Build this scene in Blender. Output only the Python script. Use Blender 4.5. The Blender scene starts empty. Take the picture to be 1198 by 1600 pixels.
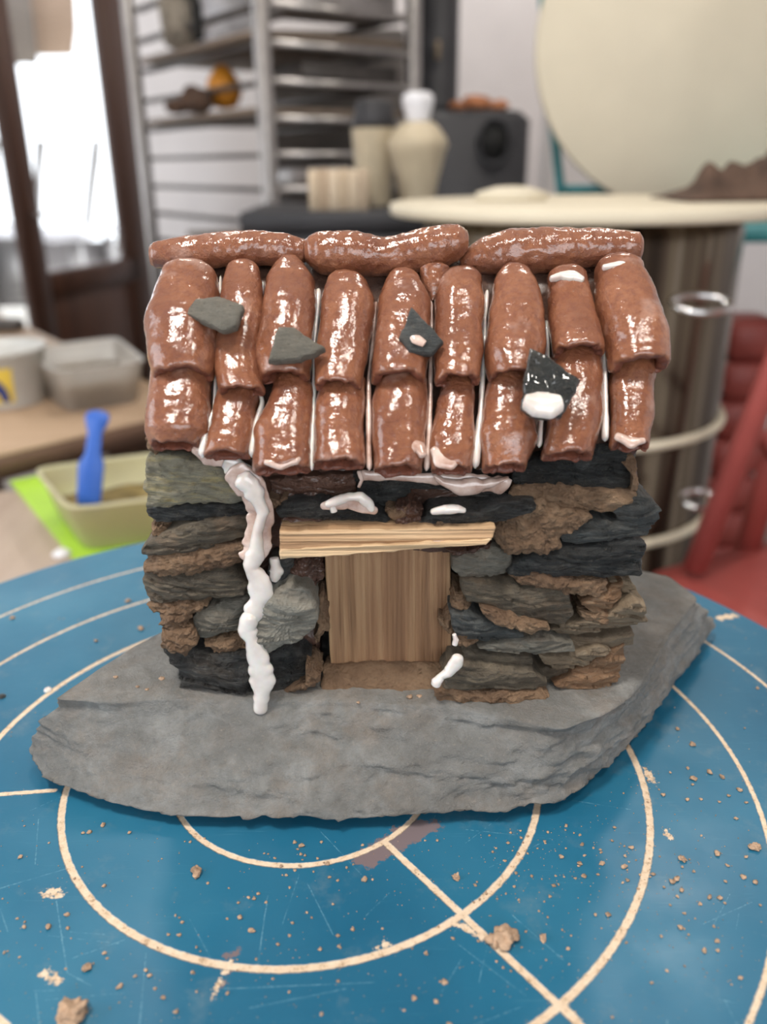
import bpy, math, random
import numpy as np
from mathutils import Vector, Matrix, noise
random.seed(7)
S = bpy.context.scene
COL = S.collection
PI = math.pi

# ------------------------------------------------------------------ camera, light, exposure
T = 0.96                 # height of the blue board's face above the floor
F = 1320.0               # focal length in pixels of the 1198 x 1600 frame
PITCH = math.radians(22.343); ROLL = math.radians(-0.5615); CH = 0.22
cam = bpy.data.cameras.new('camera'); camo = bpy.data.objects.new('camera', cam); COL.objects.link(camo)
cam.sensor_fit = 'VERTICAL'; cam.sensor_height = 36; cam.sensor_width = 27; cam.lens = F/1600*36
cam.clip_start = 0.01; cam.clip_end = 200
camo.matrix_world = Matrix.Translation((0, 0, T+CH)) @ Matrix.Rotation(PI/2-PITCH, 4, 'X') @ Matrix.Rotation(ROLL, 4, 'Z')
cam.dof.use_dof = True; cam.dof.focus_distance = 0.305; cam.dof.aperture_fstop = 29.7/4.6
S.camera = camo
S.view_settings.view_transform = 'Standard'; S.view_settings.look = 'None'
S.view_settings.gamma = 1; S.view_settings.use_curve_mapping = False
S.view_settings.exposure = -0.05
w = bpy.data.worlds.new('sky'); S.world = w; w.use_nodes = True
w.node_tree.nodes['Background'].inputs[0].default_value = (0.9, 0.95, 1.0, 1)
w.node_tree.nodes['Background'].inputs[1].default_value = 3.2
def area(name, loc, target, sx, sy, power, col):
    l = bpy.data.lights.new(name, 'AREA'); l.shape = 'RECTANGLE'; l.size = sx; l.size_y = sy; l.energy = power; l.color = col
    o = bpy.data.objects.new(name, l); COL.objects.link(o); o.location = loc
    o.rotation_euler = (Vector(target)-Vector(loc)).to_track_quat('-Z', 'Y').to_euler()
    return o
LAMPS = ((-.42, -.25), (.55, -.40), (-.4, 1.9), (.75, 1.9), (-.3, 3.5), (.9, 3.9))
for x_, y_ in LAMPS: area('ceiling_panel_light', (x_, y_, 2.82), (x_, y_, 0), (.16 if x_ < 0 else .12), .34, (9 if y_ > 1 else 25 if x_ < 0 else 10), (1, .93, .84))
area('unseen_window_fill', (-2.0, 0.0, 1.8), (0, .35, 1.0), 1.4, 1.2, 7, (.86, .93, 1))  # unseen fill light set in the left wall opening
area('unseen_window_fill', (.5, -1.95, 1.75), (0, .35, 1.0), 1.6, 1.2, 10, (.95, .96, 1))  # front fill light added behind the camera, in the wall opening

# ------------------------------------------------------------------ pixel rays
def ray(px, py):
    x = (px-599)/F; y = -(py-800)/F
    c, s = math.cos(ROLL), math.sin(ROLL); x, y = c*x-s*y, s*x+c*y
    return Vector((x, math.cos(PITCH)+y*math.sin(PITCH), y*math.cos(PITCH)-math.sin(PITCH)))
EYE = Vector((0, 0, T+CH))
def P(px, py, Y):
    d = ray(px, py); return EYE + d*(Y/d.y)
def G(px, py, z):
    d = ray(px, py); return EYE + d*((z-EYE.z)/d.z)
def depth(p):
    return (p.y)*math.cos(PITCH) - (p.z-EYE.z)*math.sin(PITCH)
RA = math.atan(1.18); RN = Vector((0, -math.sin(RA), math.cos(RA))); R0 = Vector((0, .262, T+.126))
RUP = Vector((0, math.cos(RA), math.sin(RA)))
def R(px, py, lift=0):
    d = ray(px, py); p0 = R0 + RN*lift
    return EYE + d*((p0-EYE).dot(RN)/d.dot(RN))
def fbm(p, o=4):
    return noise.fractal(p, 1.0, 2.1, o)

# ------------------------------------------------------------------ node helper
class Mt:
    def __init__(s, name):
        s.m = bpy.data.materials.new(name); s.m.use_nodes = True; s.t = s.m.node_tree
        s.b = s.t.nodes['Principled BSDF']; s.pos = None
    def n(s, typ, **k):
        nd = s.t.nodes.new(typ)
        for a, v in k.items(): setattr(nd, a, v)
        return nd
    def put(s, sock, v):
        if isinstance(v, bpy.types.NodeSocket): s.t.links.new(v, sock)
        elif v is not None:
            if isinstance(v, (tuple, list)) and len(v) == 3 and sock.type == 'RGBA': v = (*v, 1)
            sock.default_value = v
    def math(s, op, a, b=None, c=None, clamp=False):
        nd = s.n('ShaderNodeMath', operation=op, use_clamp=clamp)
        s.put(nd.inputs[0], a); s.put(nd.inputs[1], b)
        if c is not None: s.put(nd.inputs[2], c)
        return nd.outputs[0]
    def P(s):
        if s.pos is None: s.pos = s.n('ShaderNodeNewGeometry').outputs['Position']
        return s.pos
    def map(s, scale=(1,1,1), loc=(0,0,0), rot=(0,0,0), v=None):
        nd = s.n('ShaderNodeMapping'); s.put(nd.inputs[0], v or s.P()); nd.inputs[1].default_value = loc
        nd.inputs[2].default_value = rot; nd.inputs[3].default_value = scale; return nd.outputs[0]
    def noise(s, sc, det=4, rough=.55, v=None, dist=0):
        nd = s.n('ShaderNodeTexNoise'); s.put(nd.inputs['Vector'], v or s.P()); nd.inputs['Scale'].default_value = sc
        nd.inputs['Detail'].default_value = det; nd.inputs['Roughness'].default_value = rough; nd.inputs['Distortion'].default_value = dist
        return nd.outputs[0]
    def vor(s, sc, v=None, feat='F1'):
        nd = s.n('ShaderNodeTexVoronoi', feature=feat); s.put(nd.inputs['Vector'], v or s.P()); nd.inputs['Scale'].default_value = sc
        return nd
    def ramp(s, f, stops):
        nd = s.n('ShaderNodeValToRGB'); s.put(nd.inputs[0], f); e = nd.color_ramp.elements
        while len(e) < len(stops): e.new(.5)
        for i, (p, c) in enumerate(stops):
            if not isinstance(c, (tuple, list)): c = (c, c, c)
            e[i].position = p; e[i].color = (*c[:3], 1)
        return nd.outputs[0]
    def mix(s, f, a, b):
        nd = s.n('ShaderNodeMix', data_type='RGBA'); s.put(nd.inputs[0], f); s.put(nd.inputs[6], a); s.put(nd.inputs[7], b)
        return nd.outputs[2]
    def bump(s, h, strength=1, dist=.001, nrm=None):
        nd = s.n('ShaderNodeBump'); s.put(nd.inputs['Height'], h); nd.inputs['Strength'].default_value = strength
        nd.inputs['Distance'].default_value = dist; s.put(nd.inputs['Normal'], nrm) if nrm else None
        return nd.outputs[0]
    def fin(s, col=None, rough=None, metal=None, normal=None, coat=None, coat_rough=None, **k):
        for nm, v in (('Base Color', col), ('Roughness', rough), ('Metallic', metal), ('Normal', normal), ('Coat Weight', coat), ('Coat Roughness', coat_rough)):
            if v is not None: s.put(s.b.inputs[nm], v)
        for nm, v in k.items(): s.put(s.b.inputs[nm.replace('_', ' ')], v)
        return s.m

def plain(name, col, rough=.6, metal=0, var=.12, sc=12, bump=0, **k):
    m = Mt(name); f = m.noise(sc, 3)
    lo = tuple(c*(1-var) for c in col); hi = tuple(min(1, c*(1+var)) for c in col)
    c = m.ramp(f, [(.3, lo), (.7, hi)])
    nr = m.bump(m.noise(sc*6, 3), .5, bump) if bump else None
    return m.fin(c, rough, metal, nr, **k)

def m_terracotta():
    m = Mt('wet_terracotta')
    f1 = m.noise(70, 4); f2 = m.noise(400, 5, .65)
    c = m.ramp(f1, [(.25, (.22, .064, .024)), (.55, (.33, .112, .044)), (.8, (.44, .175, .082))])
    c = m.mix(m.ramp(f2, [(.32, .7), (.55, 0)]), c, (.20, .055, .028))
    film = m.noise(48, 4, .6, v=m.map(loc=(3, 1, 7)))
    film = m.ramp(film, [(.60, 0), (.70, .35), (.82, .75)])
    c = m.mix(film, c, (.72, .50, .42))
    h = m.math('ADD', m.math('MULTIPLY', m.noise(420, 6, .68), .8), m.math('MULTIPLY', m.noise(90, 2), .8))
    nr = m.bump(h, 1, .0024)
    nc = m.bump(m.math('ADD', m.noise(150, 4, .7), m.math('MULTIPLY', m.noise(800, 4, .7), .18)), .8, .0005)
    m.put(m.b.inputs['Coat Normal'], nc)
    m.b.inputs['Coat IOR'].default_value = 1.62
    return m.fin(c, .5, 0, nr, 1.0, .045)
def m_torn():
    m = Mt('torn_terracotta')
    c = m.ramp(m.noise(300, 5, .7), [(.3, (.14, .035, .018)), (.7, (.32, .095, .048))])
    return m.fin(c, .5, 0, m.bump(m.noise(600, 6, .7), 1, .0015), .3, .2)
def m_slate(name, cols, rough=.6, strata=1.0, dust=.25, spec=.5, zs=4.5, crack=.4):
    m = Mt(name)
    v = m.map(scale=(1, 1, zs), rot=(.1, .18, 0))
    f = m.noise(90, 8, .72, v=v, dist=.4)
    c = m.ramp(f, [(.28, cols[0]), (.5, cols[1]), (.72, cols[2])])
    c = m.mix(m.ramp(m.noise(42, 8, .75, v=m.map(loc=(5, 2, 3))), [(.47, 0), (.62, dust)]), c, (.33, .215, .13))
    c = m.mix(m.ramp(m.noise(26, 6, .7, v=m.map(loc=(9, 2, 6))), [(.40, .55), (.56, 0)]), c, cols[0])
    c = m.mix(m.ramp(m.noise(900, 4, .7), [(.58, 0), (.7, .35)]), c, (.42, .36, .29))
    c = m.mix(m.ramp(m.noise(500, 5, .7, v=m.map(loc=(1, 9, 3))), [(.34, crack), (.42, 0)]), c, tuple(q*.4 for q in cols[0]))
    h = m.math('ADD', m.math('MULTIPLY', m.noise(220, 8, .75, v=v), 1.3*strata), m.math('MULTIPLY', m.noise(1100, 5, .7), .35))
    return m.fin(c, m.ramp(m.noise(200, 5), [(.3, max(.1, rough-.15)), (.7, rough+.12)]), 0, m.bump(h, 1, .0026))
def m_clay():
    m = Mt('brown_clay')
    c = m.ramp(m.noise(60, 5, .6), [(.25, (.13, .07, .04)), (.5, (.31, .19, .11)), (.8, (.50, .33, .20))])
    g = m.vor(800).outputs['Distance']
    h = m.math('ADD', m.math('MULTIPLY', g, .6), m.noise(420, 8, .8))
    return m.fin(c, .8, 0, m.bump(h, 1, .0025))
def m_wetclay_gap_shade():
    m = Mt('wet_clay_gap_shade')
    c = m.ramp(m.noise(60, 5, .6), [(.25, (.045, .02, .012)), (.5, (.10, .045, .028)), (.8, (.20, .10, .065))])  # wet clay tone; on core and roof bed it also carries gap shade
    return m.fin(c, .45, 0, m.bump(m.noise(300, 6, .7), 1, .0022), .4, .15)
def m_milk():
    m = Mt('milky_glaze')
    c = m.ramp(m.noise(110, 3), [(.3, (.66, .58, .53)), (.7, (.80, .76, .72))])
    return m.fin(c, .25, 0, m.bump(m.noise(180, 2), .3, .0006), .9, .05, Subsurface_Weight=.25, Subsurface_Scale=.002)
def m_milk_thin():
    m = Mt('thin_milky_glaze')
    c = m.ramp(m.noise(160, 4), [(.3, (.42, .25, .19)), (.6, (.68, .52, .45)), (.8, (.80, .70, .64))])
    return m.fin(c, .25, 0, m.bump(m.noise(250, 3), .4, .0008), 1, .05)
def m_wood(name, cols, axis, sc=1, rough=.7, bump=.0012):
    m = Mt(name); s = [260*sc]*3; s[axis] = 7*sc
    v = m.map(scale=tuple(s)); f = m.noise(1, 5, .6, v=v, dist=.3)
    c = m.ramp(f, [(.25, cols[0]), (.5, cols[1]), (.75, cols[2])])
    s2 = [70*sc]*3; s2[axis] = 3*sc
    c = m.mix(m.ramp(m.noise(1, 2, v=m.map(scale=tuple(s2))), [(.4, 0), (.7, .6)]), c, cols[3])
    return m.fin(c, rough, 0, m.bump(f, 1, bump))

M = {}
M['tile'] = m_terracotta(); M['torn'] = m_torn(); M['clay'] = m_clay(); M['wet'] = m_wetclay_gap_shade()
M['milk'] = m_milk(); M['thin'] = m_milk_thin()
M['slab'] = m_slate('grey_slate', [(.15, .147, .138), (.235, .235, .225), (.34, .34, .33)], .6, .40, .22, zs=1.3, crack=.15)
M['pale'] = m_slate('pale_grey_stone', [(.21, .20, .17), (.31, .295, .25), (.41, .39, .33)], .75, .35, .2)
M['grey'] = m_slate('mid_grey_slate', [(.16, .15, .125), (.25, .235, .195), (.36, .335, .275)], .7, .7, .3)
M['dark'] = m_slate('dark_slate', [(.022, .023, .024), (.06, .064, .064), (.18, .185, .18)], .38, 1.4, .12)
M['wetdark'] = m_slate('wet_black_slate', [(.02, .024, .024), (.05, .056, .054), (.12, .13, .12)], .3, 1.0, .1)
M['wetdark'].node_tree.nodes['Principled BSDF'].inputs['Coat Weight'].default_value = 1
M['blue'] = m_slate('blue_grey_slate', [(.07, .076, .076), (.14, .152, .15), (.27, .285, .275)], .5, 1.2, .3)
M['brown'] = m_slate('brown_slate', [(.09, .075, .055), (.22, .18, .13), (.40, .33, .23)], .7, 1.1, .7)
M['tan'] = m_slate('tan_slate', [(.20, .15, .10), (.33, .25, .165), (.44, .36, .25)], .75, .6, .3)
M['rust'] = m_slate('rusty_slate', [(.17, .09, .045), (.34, .19, .10), (.42, .31, .20)], .75, .5, .4)
M['yel'] = m_slate('lichen_slate', [(.26, .25, .20), (.47, .43, .31), (.85, .70, .30)], .8, .9, .3)
M['lintel'] = m_wood('lintel_wood', [(.25, .14, .07), (.62, .43, .25), (.80, .62, .40), (.70, .50, .30)], 0)
M['lintelb'] = m_wood('lintel_brown_wood', [(.16, .08, .035), (.42, .26, .14), (.72, .52, .32), (.42, .25, .13)], 0)
M['doorw'] = m_wood('door_wood', [(.08, .035, .016), (.31, .175, .09), (.50, .33, .18), (.25, .115, .055)], 2, .8)
M['bench'] = m_wood('bench_wood', [(.50, .34, .22), (.60, .43, .29), (.66, .48, .34), (.52, .37, .25)], 0, .12, .5, .0002)
M['table'] = m_wood('table_wood', [(.42, .32, .26), (.52, .42, .35), (.60, .50, .43), (.40, .30, .24)], 1, .08, .6, .0002)
M['edge'] = plain('dark_edge_wood', (.17, .10, .07), .6)
M['doorframe'] = m_wood('brown_door_wood', [(.035, .013, .008), (.065, .025, .013), (.10, .038, .02), (.05, .019, .01)], 2, .1, .45, .0002)
M['white'] = plain('white_plaster', (.80, .77, .78), .9, sc=3, var=.05)
M['ceil'] = plain('ceiling_plaster', (.42, .39, .36), .9, sc=3)
M['floor'] = plain('concrete_floor', (.30, .26, .23), .7, sc=4)
M['out'] = plain('pale_paving', (.80, .78, .74), .9, sc=2)
M['steel'] = plain('brushed_steel', (.42, .40, .39), .38, .9, sc=40)
M['dsteel'] = plain('dull_dark_steel', (.10, .09, .085), .5, .6, sc=30)
M['chrome'] = plain('polished_chrome', (.8, .8, .8), .15, 1)
M['board'] = plain('rack_board', (.22, .17, .13), .7, sc=20)
M['anth'] = plain('anthracite_iron', (.035, .035, .04), .55, .2, sc=15)
M['black'] = plain('plain_black', (.006, .006, .006), .8)
M['cream'] = plain('cream_laminate', (.70, .63, .49), .55, sc=6, var=.05)
M['creamv'] = plain('cream_stoneware', (.52, .44, .31), .5, sc=20)
M['whitev'] = plain('white_glazed', (.82, .82, .86), .4)
M['teal'] = plain('teal_paint', (.03, .20, .22), .45)
M['red'] = plain('red_paint', (.36, .075, .065), .45, sc=10)
M['redc'] = plain('dark_red_plastic', (.28, .05, .04), .5)
M['orange'] = plain('orange_skin', (.75, .30, .03), .5)
M['cloth'] = plain('brown_cloth', (.085, .05, .034), .95, sc=30, var=.4)
M['bisque'] = plain('bisque_clay', (.42, .17, .08), .9, sc=40, var=.3)
M['green'] = plain('lime_sheet', (.42, .70, .06), .5)
M['plastic'] = plain('cloudy_plastic', (.72, .68, .42), .35, var=.08, Transmission_Weight=.35)
M['clear'] = plain('clear_plastic', (.70, .66, .60), .3, Transmission_Weight=.6)
M['bluep'] = plain('blue_plastic', (.03, .13, .55), .4)
M['greyc'] = plain('grey_clay_slip', (.24, .21, .17), .8, sc=40, var=.4)
M['olive'] = plain('olive_clay', (.24, .18, .07), .8, sc=60, var=.5)
M['yellow'] = plain('yellow_print', (.75, .55, .08), .5)
M['navy'] = plain('navy_print', (.03, .05, .20), .5)
M['tub'] = plain('pale_tub_plastic', (.60, .60, .58), .4)
M['lampm'] = Mt('lamp_tube').fin((1, 1, 1), .5, Emission_Color=(1, .95, .88, 1), Emission_Strength=6.0)

# ------------------------------------------------------------------ mesh helpers
def meta(o, label=None, cat=None, group=None, kind=None):
    for k, v in (('label', label), ('category', cat), ('group', group), ('kind', kind)):
        if v: o[k] = v
    return o
def empty(name, loc, label, cat, group=None):
    o = bpy.data.objects.new(name, None); COL.objects.link(o); o.location = loc; o.empty_display_size = .02
    return meta(o, label, cat, group)
def wloc(o):
    l = Vector(o.location)
    while o.parent: o = o.parent; l = l + Vector(o.location)
    return l
def obj(name, verts, faces, mat, parent=None, label=None, cat=None, group=None, kind=None, smooth=True, mats=None):
    a = np.array([tuple(v) for v in verts], float)
    org = Vector(((a[:, 0].min()+a[:, 0].max())/2, (a[:, 1].min()+a[:, 1].max())/2, a[:, 2].min()))
    me = bpy.data.meshes.new(name); me.from_pydata([tuple(Vector(v)-org) for v in verts], [], faces); me.validate(); me.update()
    import bmesh as _b
    bm = _b.new(); bm.from_mesh(me); _b.ops.recalc_face_normals(bm, faces=bm.faces); bm.to_mesh(me); bm.free()
    me.materials.append(M[mat] if isinstance(mat, str) else mat)
    for m_ in (mats or [])[1:]: me.materials.append(M[m_])
    if smooth: me.polygons.foreach_set('use_smooth', [True]*len(me.polygons))
    o = bpy.data.objects.new(name, me); COL.objects.link(o)
    o.location = org - (wloc(parent) if parent else Vector())
    if parent: o.parent = parent
    return meta(o, label, cat, group, kind)
class MB:
    def __init__(s): s.v = []; s.f = []
    def add(s, v, f):
        b = len(s.v); s.v += [Vector(q) for q in v]; s.f += [tuple(i+b for i in q) for q in f]; return s
    def box(s, c, d, rz=0, m=None, taper=1, bev=.0):
        hx, hy, hz = d[0]/2, d[1]/2, d[2]/2
        b = min(bev, hx*.9, hy*.9, hz*.9)
        rot = Matrix.Rotation(rz, 3, 'Z') if m is None else m
        if b <= 0: lv = [(-1, 1), (1, 1)]; rings = [(-hz, 0), (hz, 0)]
        else: rings = [(-hz, b), (-hz+b, 0), (hz-b, 0), (hz, b)]
        vs = []
        for z, i in rings:
            k = taper if z < 0 else 1
            if b <= 0: pts = [(-hx, -hy), (hx, -hy), (hx, hy), (-hx, hy)]
            else:
                x, y = hx-i, hy-i; pts = [(-x+b, -y), (x-b, -y), (x, -y+b), (x, y-b), (x-b, y), (-x+b, y), (-x, y-b), (-x, -y+b)]
            vs += [Vector(c)+rot @ Vector((p[0]*k, p[1]*k, z)) for p in pts]
        n = 4 if b <= 0 else 8; fs = []
        for r in range(len(rings)-1):
            for i in range(n): fs.append((r*n+i, r*n+(i+1) % n, (r+1)*n+(i+1) % n, (r+1)*n+i))
        fs.append(tuple(range(n))[::-1]); fs.append(tuple((len(rings)-1)*n+i for i in range(n)))
        return s.add(vs, fs)
    def lathe(s, c, prof, n=40, axis=None, sx=1, sy=1):
        q = Matrix.Identity(3) if axis is None else Vector(axis).to_track_quat('Z', 'Y').to_matrix()
        vs = []; fs = []
        for r, z in prof:
            for i in range(n): vs.append(Vector(c)+q @ Vector((r*sx*math.cos(2*PI*i/n), r*sy*math.sin(2*PI*i/n), z)))
        for k in range(len(prof)-1):
            for i in range(n): fs.append((k*n+i, k*n+(i+1) % n, (k+1)*n+(i+1) % n, (k+1)*n+i))
        fs.append(tuple(range(n))[::-1]); fs.append(tuple((len(prof)-1)*n+i for i in range(n)))
        return s.add(vs, fs)
    def tube(s, pts, r, n=10, closed=False):
        pts = [Vector(p) for p in pts]; vs = []; fs = []; L = len(pts)
        for i, p in enumerate(pts):
            a = pts[(i-1) % L] if (closed or i > 0) else p; b = pts[(i+1) % L] if (closed or i < L-1) else p
            q = (b-a).to_track_quat('Z', 'Y').to_matrix(); rr = r[i] if isinstance(r, (list, tuple)) else r
            for k in range(n): vs.append(p + q @ Vector((rr*math.cos(2*PI*k/n), rr*math.sin(2*PI*k/n), 0)))
        for i in range(L if closed else L-1):
            for k in range(n): fs.append((i*n+k, i*n+(k+1) % n, ((i+1) % L)*n+(k+1) % n, ((i+1) % L)*n+k))
        if not closed: fs.append(tuple(range(n))[::-1]); fs.append(tuple((L-1)*n+k for k in range(n)))
        return s.add(vs, fs)
    def prism(s, poly, z0, z1):
        n = len(poly); vs = [(x, y, z0) for x, y in poly]+[(x, y, z1) for x, y in poly]
        fs = [(i, (i+1) % n, n+(i+1) % n, n+i) for i in range(n)]+[tuple(range(n))[::-1], tuple(range(n, 2*n))]
        return s.add(vs, fs)
    def out(s, name, mat, parent=None, **k): return obj(name, s.v, s.f, mat, parent, **k)
def rings_faces(nr, n, cap0=True, cap1=True):
    fs = []
    for k in range(nr-1):
        for i in range(n): fs.append((k*n+i, k*n+(i+1) % n, (k+1)*n+(i+1) % n, (k+1)*n+i))
    if cap0: fs.append(tuple(range(n))[::-1])
    if cap1: fs.append(tuple((nr-1)*n+i for i in range(n)))
    return fs
def resample(poly, n, soft=2):
    p = [Vector(q) for q in poly]; L = len(p)
    seg = [(p[(i+1) % L]-p[i]).length for i in range(L)]; tot = sum(seg); out = []; i = 0; acc = 0
    for k in range(n):
        t = tot*k/n
        while acc+seg[i] < t: acc += seg[i]; i += 1
        out.append(p[i].lerp(p[(i+1) % L], (t-acc)/max(seg[i], 1e-9)))
    for _ in range(soft): out = [(out[k-1]+out[k]*2+out[(k+1) % n])/4 for k in range(n)]
    return out

# ------------------------------------------------------------------ setting
def struct(name, mb, mat): return mb.out(name, mat, kind='structure', smooth=False)
struct('floor', MB().box((0.2, 1.3, -.05), (4.4, 6.4, .1)), 'floor')
struct('ceiling', MB().box((0.2, 1.3, 2.95), (4.4, 6.4, .1)), 'ceil')
struct('wall_back', MB().box((.62, 4.5, 1.45), (3.6, .1, 2.9)), 'white')
struct('wall_right', MB().box((2.35, 1.3, 1.45), (.1, 6.4, 2.9)), 'white')
struct('wall_left', MB().box((-2.05, -.6, .5), (.1, 2.5, 1.0)).box((-2.05, -.6, 2.7), (.1, 2.5, .4)).box((-2.05, -1.55, 1.75), (.1, .6, 1.5)).box((-2.05, 1.95, 1.45), (.1, 2.6, 2.9)), 'white')
struct('wall_front', MB().box((-1.2, -1.95, 1.45), (1.6, .1, 2.9)).box((1.9, -1.95, 1.45), (1.0, .1, 2.9)).box((.5, -1.95, .55), (1.8, .1, 1.1)).box((.5, -1.95, 2.65), (1.8, .1, .5)), 'ceil')
struct('trim_1', MB().box((.62, 3.0, 1.45), (.16, .10, 2.9), bev=.02).box((.86, 3.0, 1.45), (.14, .06, 2.9), bev=.02), 'white')
struct('wall_side', MB().box((1.55, 3.1, 1.45), (2.0, .08, 2.9)), 'white')
def out_ground():
    return MB().box((-4.5, 9, -.08), (22, 16, .06))
struct('outdoor_paving', out_ground(), 'out')
def wl(y, o): return -1.84-(y-5.8)*.345-o
struct('ceiling_porch', MB().prism([(wl(5, 0), 5), (wl(8.9, 0), 8.9), (-7, 8.9), (-5, 5)], 2.10, 2.18), plain('porch_board', (.42, .31, .24), 1, Specular_IOR_Level=0))
struct('wall_porch', MB().prism([(-1.7, 6.6), (-4.6, 15), (-4.5, 15), (-1.6, 6.6)], 0, 2.8), 'out')
for i in range(5):
    struct('trim_%d' % (i+2), MB().prism([(wl(5, .2+i*.4), 5), (wl(8.9, .2+i*.4), 8.9), (wl(8.9, .34+i*.4), 8.9), (wl(5, .34+i*.4), 5)], 2.03, 2.10), plain('porch_beam', (.22, .19, .17), 1, Specular_IOR_Level=0))

# door leaf, standing open on the left
dn = Vector((-1.325, 3.40, 0)); df = Vector((-1.125, 4.10, 0)); du = (df-dn).normalized(); DL = (df-dn).length; ang = math.atan2(du.y, du.x)
door = bpy.data.objects.new('door_1', None); COL.objects.link(door); door.location = dn; door['kind'] = 'structure'
def dbox(s0, s1, z0, z1, th): 
    c = dn+du*((s0+s1)/2); return MB().box((c.x, c.y, (z0+z1)/2), (s1-s0, th, z1-z0), rz=ang, bev=.004)
for s0, s1, z0, z1, nm in ((-.09, .02, .02, 2.2, 'stile'), (DL-.13, DL+.07, .02, 2.2, 'stile'), (.02, DL-.13, 1.84, 2.2, 'rail'), (.02, DL-.04, .70, .80, 'rail'), (.02, DL-.04, .02, .15, 'rail')):
    dbox(s0, s1, z0, z1, .05).out(nm, 'doorframe', door)
dbox(.02, DL-.04, .15, .70, .03).out('door_panel', 'doorframe', door)
gl = Mt('window_glass'); gl.fin((1, 1, 1), .02, Transmission_Weight=1.0, IOR=1.01)
dbox(.02, DL-.13, .80, 1.84, .004).out('glass_pane', gl.m, door)
hp = dn+du*-.035+Vector((.03, -.03, 1.02)); MB().tube([hp+Vector((0, .03, 0)), hp, hp+Vector((.1, .01, 0))], .008).out('door_handle', 'chrome', door)

# ceiling lamps
for i, (x, y) in enumerate(LAMPS):
    o = empty('ceiling_lamp', (x, y, 2.9), 'flat ceiling lamp panel high above the %s' % ('left side of the blue board', 'right side of the blue board', 'tan workbench', 'big upright round board', 'tray rack', 'iron stove')[i], 'lamp', 'ceiling lamp panels')
    MB().box((x, y, 2.87), (.26, .46, .05), bev=.01).out('housing', 'whitev', o)
    MB().box((x, y, 2.84), (.21, .41, .012)).out('diffuser', 'lampm', o)

# ------------------------------------------------------------------ tables
tz = T-.16
t = empty('work_table', (-.4, .3, 0), 'pale plank table under the blue turning board, left of the slate', 'table')
MB().box((-.52, .33, tz-.02), (1.40, 1.36, .04), bev=.004).out('table_top', 'table', t)
for x in (-1.15, .10):
    for y in (-.28, .94): MB().box((x, y, (tz-.04)/2), (.06, .06, tz-.04)).out('leg', 'table', t)
bz = tz+.035
b = empty('workbench', (-1.0, 1.5, 0), 'tan wooden workbench top carrying plastic tubs, before the brown door', 'workbench')
bp = [(-.28, 1.276), (-1.22, 2.52), (-1.93, 1.98), (-1.0, .535)]
MB().prism(bp, bz-.003, bz).out('bench_top', 'bench', b)
MB().prism(bp, tz, bz-.003).out('bench_edge', 'edge', b, label='dark brown front edge of the bench')
for x, y in ((-1.2, 2.42), (-1.85, 1.95), (-.42, 1.35)): MB().box((x, y, tz/2), (.06, .06, tz)).out('leg', 'edge', b)

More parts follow.
